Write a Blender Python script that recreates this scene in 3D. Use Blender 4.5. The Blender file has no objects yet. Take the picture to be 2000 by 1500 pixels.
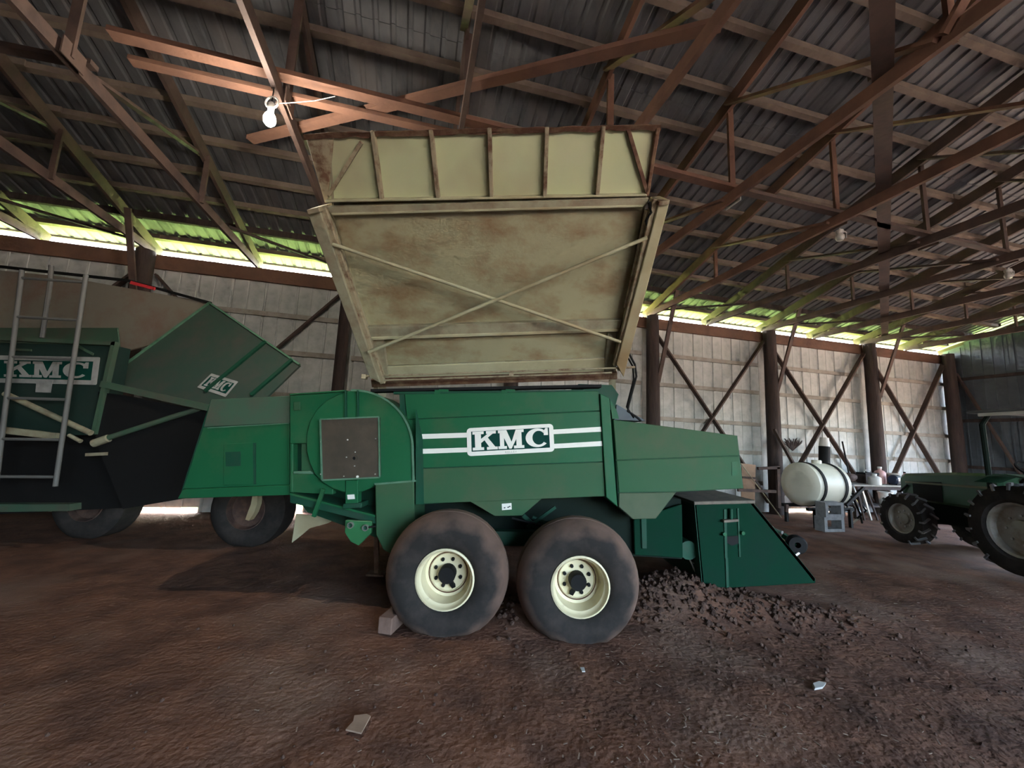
import bpy, math, random
from mathutils import Vector, Matrix, noise
random.seed(7)
SC = bpy.context.scene
COL = SC.collection

# ------------------------------------------------------------------ camera
F_PX, PITCH, ROLL, EYE = 779.08, 0.135, 0.0447, 1.65
fw = Vector((0, math.cos(PITCH), math.sin(PITCH)))
up0 = Vector((0, -math.sin(PITCH), math.cos(PITCH)))
rt0 = Vector((1, 0, 0))
RT = rt0 * math.cos(ROLL) + up0 * math.sin(ROLL)
UP = up0 * math.cos(ROLL) - rt0 * math.sin(ROLL)
E0 = Vector((0, 0, EYE))
cam = bpy.data.cameras.new('camera')
cam.sensor_fit = 'HORIZONTAL'
cam.sensor_width = 36.0
cam.lens = F_PX / 2000 * 36.0
cam.clip_start = 0.05
cam.clip_end = 500
camo = bpy.data.objects.new('camera', cam)
COL.objects.link(camo)
m = Matrix((RT, UP, -fw)).transposed().to_4x4()
m.translation = E0
camo.matrix_world = m
SC.camera = camo

# barn axes: u runs along the back wall to the right, v runs towards the back wall
YAW = 0.2385
AU = Vector((math.cos(YAW), math.sin(YAW), 0))
AV = Vector((-math.sin(YAW), math.cos(YAW), 0))


def W(u, v, z):
    return AU * u + AV * v + Vector((0, 0, z))


# ------------------------------------------------------------------ world, sun, exposure
world = bpy.data.worlds.new('sky')
SC.world = world
world.use_nodes = True
wn = world.node_tree
wn.nodes.clear()
sky = wn.nodes.new('ShaderNodeTexSky')
sky.sky_type = 'NISHITA'
sky.sun_disc = False
sky.sun_elevation = math.radians(52)
sky.sun_rotation = math.radians(-10)
sky.air_density = 1.0
sky.dust_density = 5.0
sky.ozone_density = 0.6
bgn = wn.nodes.new('ShaderNodeBackground')
bgn.inputs['Strength'].default_value = 1.9
won = wn.nodes.new('ShaderNodeOutputWorld')
wn.links.new(sky.outputs[0], bgn.inputs[0])
wn.links.new(bgn.outputs[0], won.inputs[0])

sun = bpy.data.lights.new('sun', 'SUN')
sun.energy = 9.0
sun.angle = 0.01
sun.color = (1.0, 0.95, 0.85)
suno = bpy.data.objects.new('sun', sun)
COL.objects.link(suno)
sd = (AV * 0.62 + AU * 0.16 + Vector((0, 0, 0.95))).normalized()   # towards the sun: behind the back wall
suno.rotation_euler = sd.to_track_quat('Z', 'Y').to_euler()
suno.location = sd * 60

SC.view_settings.view_transform = 'Standard'
SC.view_settings.look = 'None'
SC.view_settings.gamma = 1.0
SC.view_settings.use_curve_mapping = False
SC.view_settings.exposure = 2.0
SC.cycles.max_bounces = 6
SC.cycles.diffuse_bounces = 4
SC.cycles.sample_clamp_indirect = 6.0
SC.cycles.use_denoising = True
SC.cycles.adaptive_threshold = .07
SC.cycles.adaptive_min_samples = 12


def portal(name, center, width, height, normal):
    l = bpy.data.lights.new(name, 'AREA')
    l.shape = 'RECTANGLE'
    l.size = width
    l.size_y = height
    l.cycles.is_portal = True
    o = bpy.data.objects.new(name, l)
    COL.objects.link(o)
    o.location = center
    o.rotation_euler = (-Vector(normal)).to_track_quat('Z', 'Y').to_euler()
    return o


# barn measures
U0, U1 = -13.0, 16.62          # end walls
V0, V1 = -9.0, 9.03            # front and back wall
SLOPE = 0.267
PLATE = 4.93
T0, TS = -7.0461, 1.83         # first truss and truss spacing
EAST = (0.0, 6.6, 3.6)          # doorway in the right end wall: v from, v to, height
FRONT = (0.8, 11.8, 4.6)       # doorway in the front wall behind the camera: u from, u to, height
portal('doorway_portal', W(U1 + .05, (EAST[0] + EAST[1]) / 2, EAST[2] / 2), EAST[1] - EAST[0], EAST[2], -AU)
portal('front_portal', W((FRONT[0] + FRONT[1]) / 2, V0 - .05, FRONT[2] / 2), FRONT[1] - FRONT[0], FRONT[2], AV)


def rz(v):                     # underside of a rafter
    return 4.98 + SLOPE * (V1 - abs(v))


# ------------------------------------------------------------------ helpers
def ray(x, y):
    return fw + RT * ((x - 1000) / F_PX) - UP * ((y - 750) / F_PX)


def P(x, y, Y):
    d = ray(x, y)
    return E0 + d * (Y / d.y)


def PZ(x, y, z):
    d = ray(x, y)
    return E0 + d * ((z - EYE) / d.z)


def PV(x, y, v):
    d = ray(x, y)
    return E0 + d * (v / d.dot(AV))


def PP(x, y, p0, nrm):
    d = ray(x, y)
    return E0 + d * ((Vector(p0) - E0).dot(nrm) / d.dot(nrm))


WL = {}


def empty(name, loc, parent=None):
    o = bpy.data.objects.new(name, None)
    o.empty_display_size = .2
    COL.objects.link(o)
    loc = Vector(loc)
    if parent is not None:
        o.parent = parent
        o.location = loc - WL[parent.name]
    else:
        o.location = loc
    WL[o.name] = loc
    return o


def thing(name, loc, label, cat, group=None):
    o = empty(name, loc)
    o['label'] = label
    o['category'] = cat
    if group:
        o['group'] = group
    return o


def tag(o, label=None, cat=None, group=None, kind=None):
    if label: o['label'] = label
    if cat: o['category'] = cat
    if group: o['group'] = group
    if kind: o['kind'] = kind
    return o


def inst(name, mesh, parent, loc, rot=None, scale=None):
    o = bpy.data.objects.new(name, mesh)
    COL.objects.link(o)
    loc = Vector(loc)
    if parent is not None:
        o.parent = parent
        o.location = loc - WL[parent.name]
    else:
        o.location = loc
    if rot is not None:
        o.rotation_euler = rot
    if scale is not None:
        o.scale = scale
    WL[o.name] = loc
    return o


class MB:
    def __init__(self):
        self.v = []
        self.f = []

    def add(self, vs, fs):
        b = len(self.v)
        self.v += [Vector(p) for p in vs]
        self.f += [tuple(b + i for i in f) for f in fs]
        return self

    def prism(self, pts, ext):
        n = len(pts)
        ext = Vector(ext)
        pts = [Vector(p) for p in pts]
        fs = [tuple(range(n)), tuple(range(2 * n - 1, n - 1, -1))]
        fs += [(i + n, (i + 1) % n + n, (i + 1) % n, i) for i in range(n)]
        return self.add(pts + [p + ext for p in pts], fs)

    def box(self, c, sx, sy, sz, ax=None):
        c = Vector(c)
        if ax is None:
            ax = (Vector((1, 0, 0)), Vector((0, 1, 0)), Vector((0, 0, 1)))
        x, y, z = ax[0] * sx / 2, ax[1] * sy / 2, ax[2] * sz / 2
        vs = [c - x - y - z, c + x - y - z, c + x + y - z, c - x + y - z, c - x - y + z, c + x - y + z, c + x + y + z, c - x + y + z]
        return self.add(vs, [(0, 3, 2, 1), (4, 5, 6, 7), (0, 1, 5, 4), (1, 2, 6, 5), (2, 3, 7, 6), (3, 0, 4, 7)])

    def beam(self, a, b, w, h, upv=(0, 0, 1)):
        a, b = Vector(a), Vector(b)
        d = (b - a)
        L = d.length
        d.normalize()
        s = d.cross(Vector(upv))
        if s.length < 1e-4:
            s = Vector((1, 0, 0))
        s.normalize()
        t = s.cross(d).normalized()
        return self.box((a + b) / 2, L, w, h, (d, s, t))

    def tube(self, pts, r, n=10, cap=True):
        pts = [Vector(p) for p in pts]
        rs = r if isinstance(r, (list, tuple)) else [r] * len(pts)
        b = len(self.v)
        prev = None
        for i, p in enumerate(pts):
            t = (pts[min(i + 1, len(pts) - 1)] - pts[max(i - 1, 0)]).normalized()
            if prev is None:
                prev = t.orthogonal().normalized()
            s = (prev - t * prev.dot(t)).normalized()
            prev = s
            q = t.cross(s)
            for k in range(n):
                an = 2 * math.pi * k / n
                self.v.append(p + (s * math.cos(an) + q * math.sin(an)) * rs[i])
        for i in range(len(pts) - 1):
            for k in range(n):
                self.f.append((b + i * n + k, b + i * n + (k + 1) % n, b + (i + 1) * n + (k + 1) % n, b + (i + 1) * n + k))
        if cap:
            self.f.append(tuple(b + k for k in reversed(range(n))))
            self.f.append(tuple(b + (len(pts) - 1) * n + k for k in range(n)))
        return self

    def lathe(self, prof, c, axis, n=32, closed=False):
        """prof: list of (radius, distance along axis)"""
        c, axis = Vector(c), Vector(axis).normalized()
        s = axis.orthogonal().normalized()
        q = axis.cross(s)
        b = len(self.v)
        for r, h in prof:
            for k in range(n):
                an = 2 * math.pi * k / n
                self.v.append(c + axis * h + (s * math.cos(an) + q * math.sin(an)) * r)
        m_ = len(prof)
        for i in range(m_ if closed else m_ - 1):
            j = (i + 1) % m_
            for k in range(n):
                self.f.append((b + i * n + k, b + i * n + (k + 1) % n, b + j * n + (k + 1) % n, b + j * n + k))
        return self

    def mesh(self, name, mat, origin=(0, 0, 0), smooth=False):
        o = Vector(origin)
        me = bpy.data.meshes.new(name)
        me.from_pydata([tuple(p - o) for p in self.v], [], self.f)
        me.materials.append(mat)
        if smooth:
            me.polygons.foreach_set('use_smooth', [True] * len(me.polygons))
        me.update()
        return me

    def build(self, name, mat, parent=None, smooth=False, bevel=0, loc=None):
        org = WL[parent.name] if parent is not None else Vector(loc if loc is not None else (0, 0, 0))
        me = self.mesh(name, mat, org, False)
        import bmesh
        bm = bmesh.new()
        bm.from_mesh(me)
        bmesh.ops.recalc_face_normals(bm, faces=bm.faces)
        bm.to_mesh(me)
        bm.free()
        if smooth:
            me.polygons.foreach_set('use_smooth', [True] * len(me.polygons))
            me.set_sharp_from_angle(angle=math.radians(40))
        o = bpy.data.objects.new(name, me)
        COL.objects.link(o)
        if parent is not None:
            o.parent = parent
        else:
            o.location = org
        WL[o.name] = org
        if bevel:
            md = o.modifiers.new('edge', 'BEVEL')
            md.width = bevel
            md.segments = 1
            md.limit_method = 'ANGLE'
        return o


def plate(name, pix, Y, depth, mat, parent, bevel=0.006):
    return MB().prism([P(x, y, Y) for x, y in pix], (0, depth, 0)).build(name, mat, parent, bevel=bevel)


def bilin(q, s, t):
    return (q[0] * (1 - s) + q[1] * s) * (1 - t) + (q[3] * (1 - s) + q[2] * s) * t


# ------------------------------------------------------------------ materials
def mat(name, base, rough=.6, metal=0., c2=None, scale=6., amount=(.45, .7), bump=0., bscale=40., c3=None, stretch=(1, 1, 1), emit=None, spec=.5):
    m_ = bpy.data.materials.new(name)
    m_.use_nodes = True
    nt = m_.node_tree
    b = nt.nodes['Principled BSDF']
    b.inputs['Roughness'].default_value = rough
    b.inputs['Metallic'].default_value = metal
    b.inputs['Specular IOR Level'].default_value = spec
    b.inputs['Base Color'].default_value = (*base, 1)
    tc = nt.nodes.new('ShaderNodeTexCoord')
    mp = nt.nodes.new('ShaderNodeMapping')
    mp.inputs['Scale'].default_value = stretch
    nt.links.new(tc.outputs['Object'], mp.inputs[0])
    if c2:
        n1 = nt.nodes.new('ShaderNodeTexNoise')
        n1.inputs['Scale'].default_value = scale
        n1.inputs['Detail'].default_value = 5
        n1.inputs['Roughness'].default_value = .65
        nt.links.new(mp.outputs[0], n1.inputs['Vector'])
        r = nt.nodes.new('ShaderNodeValToRGB')
        r.color_ramp.elements[0].position = amount[0]
        r.color_ramp.elements[0].color = (*base, 1)
        r.color_ramp.elements[1].position = amount[1]
        r.color_ramp.elements[1].color = (*c2, 1)
        nt.links.new(n1.outputs['Fac'], r.inputs[0])
        out = r.outputs[0]
        if c3:
            n2 = nt.nodes.new('ShaderNodeTexNoise')
            n2.inputs['Scale'].default_value = scale * .37
            n2.inputs['Detail'].default_value = 3
            nt.links.new(mp.outputs[0], n2.inputs['Vector'])
            r2 = nt.nodes.new('ShaderNodeValToRGB')
            r2.color_ramp.elements[0].position = .5
            r2.color_ramp.elements[0].color = (0, 0, 0, 1)
            r2.color_ramp.elements[1].position = .72
            nt.links.new(n2.outputs['Fac'], r2.inputs[0])
            mx = nt.nodes.new('ShaderNodeMix')
            mx.data_type = 'RGBA'
            nt.links.new(r2.outputs[0], mx.inputs['Factor'])
            nt.links.new(out, mx.inputs['A'])
            mx.inputs['B'].default_value = (*c3, 1)
            out = mx.outputs['Result']
        nt.links.new(out, b.inputs['Base Color'])
    if bump:
        n3 = nt.nodes.new('ShaderNodeTexNoise')
        n3.inputs['Scale'].default_value = bscale
        n3.inputs['Detail'].default_value = 3
        nt.links.new(mp.outputs[0], n3.inputs['Vector'])
        bp = nt.nodes.new('ShaderNodeBump')
        bp.inputs['Strength'].default_value = bump
        bp.inputs['Distance'].default_value = .02
        nt.links.new(n3.outputs['Fac'], bp.inputs['Height'])
        nt.links.new(bp.outputs[0], b.inputs['Normal'])
    if emit:
        b.inputs['Emission Color'].default_value = (*emit[0], 1)
        b.inputs['Emission Strength'].default_value = emit[1]
    return m_


M = {}
M['green'] = mat('green_paint', (.013, .118, .046), .5, 0, (.05, .118, .052), 2.2, (.5, .8), bump=.05, bscale=9, spec=.22)
M['green_dusty'] = mat('dusty_green_paint', (.040, .115, .053), .65, 0, (.085, .112, .060), 2.0, (.45, .8), c3=(.026, .110, .047), spec=.2)
M['green_dark'] = mat('dark_green_paint', (.010, .070, .038), .6, 0, (.03, .06, .04), 3, (.5, .75), spec=.25)
M['white'] = mat('white_decal', (.92, .91, .82), .5, 0, (.84, .82, .72), 9, (.5, .8))
M['decal_green'] = mat('decal_green', (.003, .05, .036), .7, spec=.15)
M['faint'] = mat('faint_print', (.42, .44, .38), .6)
M['beige'] = mat('cream_paint', (.54, .53, .345), .6, 0, (.44, .41, .25), 2.5, (.42, .7), c3=(.32, .22, .11), bump=.08, bscale=30)
M['beige_rust'] = mat('rust_stained_cream_paint', (.40, .385, .235), .65, 0, (.26, .16, .075), 1.8, (.44, .70), c3=(.42, .39, .25), bump=.1, bscale=30, stretch=(1, 1, 1.8))
M['sage'] = mat('pale_sage_paint', (.58, .64, .38), .55, 0, (.60, .62, .40), 3, (.4, .8), c3=(.46, .43, .26), bump=.05, bscale=25)
M['beige_dark'] = mat('dull_cream_channel', (.38, .36, .24), .65, 0, (.26, .20, .13), 5, (.4, .7), bump=.1)
M['green_hopper'] = mat('dusty_olive_paint', (.095, .125, .072), .65, 0, (.07, .11, .06), 3, (.4, .7), spec=.25)
M['green_soot'] = mat('sooty_green_paint', (.055, .115, .07), .6, 0, (.09, .09, .065), 2.5, (.4, .7))
M['green_edge'] = mat('worn_green_edge', (.12, .25, .16), .5, 0, (.06, .16, .09), 10, (.4, .7))
M['green_bright'] = mat('bright_green_paint', (.03, .17, .06), .45)  # brighter green for the valve plate
M['dusty_top'] = mat('dust_covered_steel', (.20, .17, .13), .85, 0, (.12, .10, .08), 9, (.4, .7))
M['black_green'] = mat('near_black_green', (.010, .017, .013), .8, spec=.1)  # near-black green for the underbody and dark tractor parts
M['hood_green'] = mat('faded_hood_green', (.04, .075, .055), .6, 0, (.07, .075, .06), 3, (.4, .7))
M['lid_cream'] = mat('dull_stained_cream', (.24, .215, .165), .7, 0, (.22, .14, .10), 2, (.45, .7), c3=(.13, .13, .11))
M['ladder'] = mat('grey_ladder_paint', (.16, .16, .15), .6)
M['yellow_dull'] = mat('dull_pale_strip', (.20, .21, .12), .5)
M['lug'] = mat('dusty_lug_rubber', (.16, .155, .16), .8)
M['rim_silver'] = mat('pale_wheel_rim', (.42, .40, .36), .45, .2, (.3, .26, .2), 6)
M['canopy'] = mat('grey_canopy', (.14, .15, .16), .5)
M['rust_dark'] = mat('dark_rusty_iron', (.06, .035, .028), .8, 0, (.12, .07, .05), 8)
M['rust_dark2'] = mat('dusty_wood_block', (.20, .125, .095), .9, 0, (.13, .08, .06), 9, bump=.2)
M['plastic_blue_dark'] = mat('dark_blue_enamel', (.02, .03, .06), .4)
M['header_green'] = mat('header_dark_green', (.004, .034, .018), .85, 0, (.008, .032, .02), 3, spec=.08)  # darker green for the header plates and lower shield
M['shaded_panel'] = mat('shaded_panel_green', (.010, .032, .024), .6, 0, (.018, .034, .026), 3)  # second combine's green, its weak light put into a darker colour
M['white_shaded'] = mat('shaded_white_decal', (.40, .395, .37), .6, 0, (.30, .29, .27), 9)  # decal white dimmed in the colour for the shade on the second combine
M['rust'] = mat('rusted_steel', (.13, .06, .035), .85, 0, (.26, .17, .10), 7, (.45, .7), bump=.25)
M['rust_pale'] = mat('worn_cream_steel', (.40, .34, .22), .7, 0, (.17, .09, .05), 8, (.48, .66), bump=.15)
M['dark_metal'] = mat('dark_brown_plate', (.075, .062, .045), .5, .2, (.11, .085, .06), 4, (.4, .7))
M['black'] = mat('black_steel', (.010, .010, .010), .7, spec=.2)
M['steel'] = mat('bright_steel', (.55, .55, .52), .35, .8)
M['rubber'] = mat('tire_rubber', (.030, .027, .025), .85, 0, (.060, .048, .042), 4.5, (.45, .75), bump=.1, bscale=14, spec=.15)
M['rubber_dust'] = mat('dusty_tire_tread', (.165, .105, .080), .9, 0, (.07, .056, .05), 5, (.45, .75), bump=.2, bscale=20)
M['rim'] = mat('cream_rim', (.84, .76, .50), .5, 0, (.52, .40, .25), 7, (.56, .8))
M['wood'] = mat('truss_wood', (.088, .053, .039), .8, 0, (.048, .030, .025), 3, (.4, .7), bump=.2, bscale=18)
M['wood_pale'] = mat('pale_purlin_wood', (.185, .14, .105), .8, 0, (.12, .085, .066), 3, (.4, .7), bump=.2, bscale=18)
M['wood_red'] = mat('reddish_wood', (.175, .085, .052), .8, 0, (.11, .055, .038), 3, (.4, .7), bump=.2, bscale=18)
M['wood_dark'] = mat('weathered_pole_wood', (.034, .022, .019), .85, 0, (.060, .037, .030), 5, (.4, .7), bump=.3, bscale=20, stretch=(3, 3, .4))
M['wood_dust'] = mat('dusty_girt_wood', (.36, .33, .28), .9, 0, (.24, .21, .17), 4, (.4, .7), bump=.2)
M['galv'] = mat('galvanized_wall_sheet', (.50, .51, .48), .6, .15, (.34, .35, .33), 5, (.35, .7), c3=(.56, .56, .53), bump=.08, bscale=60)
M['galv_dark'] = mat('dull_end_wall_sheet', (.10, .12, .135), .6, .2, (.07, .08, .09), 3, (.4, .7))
M['roof'] = mat('roof_sheet_metal', (.105, .106, .110), .6, .1, (.058, .059, .063), 2.5, (.4, .7), c3=(.13, .118, .115), bump=.05, bscale=30, stretch=(2.5, 1, 1))
M['dirt'] = mat('red_dirt_floor', (.215, .108, .070), .95, 0, (.105, .058, .043), 2.4, (.36, .66), c3=(.24, .155, .115), bump=.8, bscale=26, spec=.1)
M['clod'] = mat('dark_dirt', (.070, .043, .034), .95, 0, (.13, .08, .06), 9, (.4, .7), bump=.3, spec=.1)
M['straw'] = mat('pale_straw', (.26, .19, .14), .9, 0, (.15, .10, .08), 30)
M['grass'] = mat('sunlit_grass', (.40, .62, .15), .9, 0, (.32, .54, .10), .8, (.4, .7))
M['yard'] = mat('packed_dirt_yard', (.22, .18, .14), .95, 0, (.17, .14, .11), 1., (.4, .7))
M['cardboard'] = mat('cardboard', (.36, .25, .18), .9, 0, (.28, .19, .13), 8)
M['tank'] = mat('white_poly_tank', (.80, .78, .64), .45, 0, (.68, .66, .52), 3, (.5, .8))
M['tan_board'] = mat('tan_board', (.34, .20, .12), .8, 0, (.25, .15, .09), 6)
M['concrete'] = mat('grey_concrete', (.24, .24, .24), .9, 0, (.16, .16, .16), 12, bump=.3)
M['red'] = mat('red_reflector', (.75, .05, .06), .3)
M['red_lamp'] = mat('red_marker_lens', (.6, .05, .02), .3, emit=((1, .12, .05), 2.5))
M['tractor_green'] = mat('tractor_green', (.03, .10, .05), .35, 0, (.06, .10, .06), 3, (.5, .8))
M['yellow'] = mat('yellow_paint', (.45, .36, .05), .5)
M['plastic_blue'] = mat('blue_plastic', (.05, .10, .30), .5)
M['plastic_pink'] = mat('pale_pink_plastic', (.60, .33, .30), .5)
M['plastic_white'] = mat('white_plastic', (.65, .64, .60), .5)
M['frosted'] = mat('dusty_glass_bulb', (.34, .33, .30), .35)
M['bulb'] = mat('glowing_bulb', (1, 1, 1), .4, emit=((1, .93, .82), 90.0))

# tire: dusty brown tread and shoulder, dark sidewall, measured from the wheel axis
tm = M['rubber'].copy()
tm.name = 'dusty_flotation_tire'
M['tire'] = tm
nt = tm.node_tree
bs = nt.nodes['Principled BSDF']
old = bs.inputs['Base Color'].links[0].from_socket
tc = nt.nodes.new('ShaderNodeTexCoord')
sp_ = nt.nodes.new('ShaderNodeVectorMath')
sp_.operation = 'MULTIPLY'
sp_.inputs[1].default_value = (1, 0, 1)
nt.links.new(tc.outputs['Object'], sp_.inputs[0])
ln_ = nt.nodes.new('ShaderNodeVectorMath')
ln_.operation = 'LENGTH'
nt.links.new(sp_.outputs[0], ln_.inputs[0])
nz = nt.nodes.new('ShaderNodeTexNoise')
nz.inputs['Scale'].default_value = 5.0
nz.inputs['Detail'].default_value = 4
nt.links.new(tc.outputs['Object'], nz.inputs['Vector'])
md_ = nt.nodes.new('ShaderNodeMath')
md_.operation = 'MULTIPLY_ADD'
md_.inputs[1].default_value = .20
nt.links.new(nz.outputs['Fac'], md_.inputs[0])
nt.links.new(ln_.outputs['Value'], md_.inputs[2])
rp_ = nt.nodes.new('ShaderNodeMapRange')
rp_.inputs['From Min'].default_value = .515
rp_.inputs['From Max'].default_value = .62
nt.links.new(md_.outputs[0], rp_.inputs['Value'])
mx_ = nt.nodes.new('ShaderNodeMix')
mx_.data_type = 'RGBA'
nt.links.new(rp_.outputs[0], mx_.inputs['Factor'])
nt.links.new(old, mx_.inputs['A'])
mx_.inputs['B'].default_value = (.155, .100, .077, 1)
nt.links.new(mx_.outputs['Result'], bs.inputs['Base Color'])

# ------------------------------------------------------------------ ground
random.seed(11)


def graded(a, b, fine_a, fine_b, fine, coarse):
    xs = []
    x = a
    while x < b:
        xs.append(x)
        x += fine if fine_a <= x <= fine_b else coarse
    xs.append(b)
    return xs


def mound(x, y):
    h = 0.
    for cx, cy, sx, sy, hh in ((1.75, 4.55, .55, .4, .17), (2.75, 4.35, .7, .28, .10), (2.2, 4.9, .6, .5, .16), (.1, 4.0, .22, .35, .07), (-1.35, 3.9, .3, .3, .02)):
        d = ((x - cx) / sx) ** 2 + ((y - cy) / sy) ** 2
        h += hh * math.exp(-d)
    return h


def floor_z(x, y):
    n1 = noise.noise(Vector((x * .7, y * .7, 1.3))) * .018
    n2 = noise.noise(Vector((x * 3.1, y * 3.1, 5.0))) * .012
    n3 = noise.noise(Vector((x * 11., y * 11., 9.0))) * .008
    mm = mound(x, y)
    n4 = noise.noise(Vector((x * 16., y * 16., 2.0))) * .03 * min(1, mm * 9)
    return n1 + n2 + n3 + mm + n4 - .01


gx = graded(-24, 26, -4.5, 6.0, .055, .5)
gy = graded(-16, 19, 1.2, 6.2, .055, .5)
vs = [(x, y, floor_z(x, y)) for y in gy for x in gx]
nx = len(gx)
gu = [(Vector(v).dot(AU), Vector(v).dot(AV)) for v in vs]
fs = []
for j in range(len(gy) - 1):
    for i in range(nx - 1):
        q = (j * nx + i, j * nx + i + 1, (j + 1) * nx + i + 1, (j + 1) * nx + i)
        u_, v_ = gu[q[0]]
        if U0 - .6 < u_ < U1 + .6 and V0 - .6 < v_ < V1 + .15:
            fs.append(q)
fl = MB()
fl.v = [Vector(v) for v in vs]
fl.f = fs
me = fl.mesh('floor', M['dirt'], smooth=True)
flo = bpy.data.objects.new('floor', me)
COL.objects.link(flo)
tag(flo, 'bare reddish brown dirt floor of the barn', kind='structure')
WL['floor'] = Vector((0, 0, 0))

BX = (AU, AV, Vector((0, 0, 1)))
g = MB()
g.box(W(0, V1 + .3 + 80, -.16), 320, 160, .1, BX)
lawn = g.build('lawn', M['grass'])
g = MB()
g.box(W(0, V1 + .29 - 80, -.16), 320, 160, .1, BX)
tag(g.build('ground_yard', M['yard']), 'pale packed dirt yard around the barn', kind='structure')
tag(lawn, 'bright green grass outside the barn', kind='structure')

# ------------------------------------------------------------------ back wall
wb = empty('wall_back', W(2, V1, 0))
tag(wb, 'grey metal back wall with dark poles and crossed wooden braces', kind='structure')
# one shared sheet: 0.61 m wide, shallow ribs
SHW = .61


def sheet_mesh(name, width, z0, z1, m_, rib=.022):
    b = MB()
    prof = [(0, -.004), (.02, -.004), (.035, rib), (.06, rib), (.075, 0), (width * .53, 0), (width * .54, rib * .3), (width * .57, rib * .3), (width * .58, 0), (width + .03, 0)]
    n = len(prof)
    for z in (z0, z1):
        for off in (0, -.006):
            for x, d in prof:
                b.v.append(AU * x + AV * (d + off) + Vector((0, 0, z)))
    # rows: 0 z0 outer,1 z0 inner,2 z1 outer,3 z1 inner
    for i in range(n - 1):
        b.f.append((n + i, n + i + 1, 3 * n + i + 1, 3 * n + i))
        b.f.append((i + 1, i, 2 * n + i, 2 * n + i + 1))
        b.f.append((i, i + 1, n + i + 1, n + i))
        b.f.append((2 * n + i + 1, 2 * n + i, 3 * n + i, 3 * n + i + 1))
    return b.mesh(name, m_)


sm_a = sheet_mesh('panel', SHW, .07, 4.86, M['galv'])
sm_b = sheet_mesh('panel_short', SHW, .075, 4.86, M['galv'])
sm_d = sheet_mesh('panel_torn', SHW, .30, 4.86, M['galv'])
sm_c = sheet_mesh('panel_low', SHW, -.05, 4.86, M['galv'])
k = 0
u_ = U0
while u_ < U1 - .1:
    u_here = u_
    me = sm_b if (9.5 < u_here < 11.4 or -5.3 < u_here < -4.2) else sm_d if -3.1 < u_here < -2.5 else sm_c
    inst('panel', me, wb, W(u_here, V1 + .045 + random.uniform(-.004, .004), 0))
    u_ += SHW
    k += 1
for z in (.75, 1.55, 2.32, 3.2, 3.98):
    for kk in range(-3, 14, 2):
        ua, ub = T0 + kk * TS + .17, T0 + (kk + 2) * TS - .17
        ub = min(ub, U1 - .05)
        if ua < U0: ua = U0 + .05
        MB().beam(W(ua, V1 + .0, z), W(ub, V1 + .0, z), .04, .10).build('girt', M['wood_dust'], wb)
for kk in range(-3, 14, 2):
    ua, ub = max(U0, T0 + kk * TS), min(U1, T0 + (kk + 2) * TS)
    MB().beam(W(ua + .01, V1 - .03, PLATE - .14), W(ub - .01, V1 - .03, PLATE - .14), .06, .28).build('top_plate', M['wood_red'], wb)
for kk in range(-3, 14, 2):
    u_ = T0 + kk * TS
    if kk == 13: u_ = U1 - .25
    pb = MB()
    n = 14
    rr = .17 if kk != 3 else .12
    pb.tube([W(u_, V1 - .25, -.1), W(u_ + .01, V1 - .25, 2.3), W(u_, V1 - .25, PLATE - .02)], [rr * 1.05, rr, rr * .9], n)
    pb.build('post', M['wood_dark'], wb, smooth=True)
# crossed braces in the bays to the right, single ones to the left
for kk in (7, 9, 11):
    ua, ub = T0 + kk * TS + .1, T0 + (kk + 2) * TS - .1
    if kk == 11: ub = U1 - .3
    MB().beam(W(ua, V1 - .12, 4.6), W(ub, V1 - .12, .25), .04, .13, AV).build('brace', M['wood'], wb)
    MB().beam(W(ub, V1 - .17, 4.66), W(ua, V1 - .17, .25), .04, .13, AV).build('brace', M['wood'], wb)
    for z in (3.1, 2.0, 1.2):
        f_ = (4.6 - z) / 4.35
for kk in (1, -1):
    ua, ub = T0 + kk * TS + .1, T0 + (kk + 2) * TS - .1
    MB().beam(W(ub, V1 - .12, 4.6), W(ua + .6, V1 - .12, 1.2), .04, .13, AV).build('brace', M['wood'], wb)
MB().beam(W(T0 + TS + .15, V1 - .12, 4.5), W(T0 + TS + 1.4, V1 - .12, 3.2), .04, .09, AV).build('brace', M['wood'], wb)
# knee braces from pole to rafter
for kk in (-1, 1, 7, 9, 11):
    u_ = T0 + kk * TS
    MB().beam(W(u_ + .12, V1 - .30, 3.2), W(u_ + .12, 7.95, rz(7.95) + .06), .04, .10, AU).build('knee_brace', M['wood'], wb)

# ------------------------------------------------------------------ right end wall with doorway, left end wall, front wall
we = empty('wall_right', W(U1, 0, 0))
tag(we, 'dull dark metal end wall beyond the parked tractor', kind='structure')


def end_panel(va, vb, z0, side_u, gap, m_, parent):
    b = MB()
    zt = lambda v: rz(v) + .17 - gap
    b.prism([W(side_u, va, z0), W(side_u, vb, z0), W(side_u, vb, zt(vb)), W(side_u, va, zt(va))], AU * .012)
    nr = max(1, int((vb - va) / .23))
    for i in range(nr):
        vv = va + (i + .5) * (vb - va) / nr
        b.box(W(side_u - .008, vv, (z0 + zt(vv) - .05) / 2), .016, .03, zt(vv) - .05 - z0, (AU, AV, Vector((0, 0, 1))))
    return b.build('panel', m_, parent)


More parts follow.
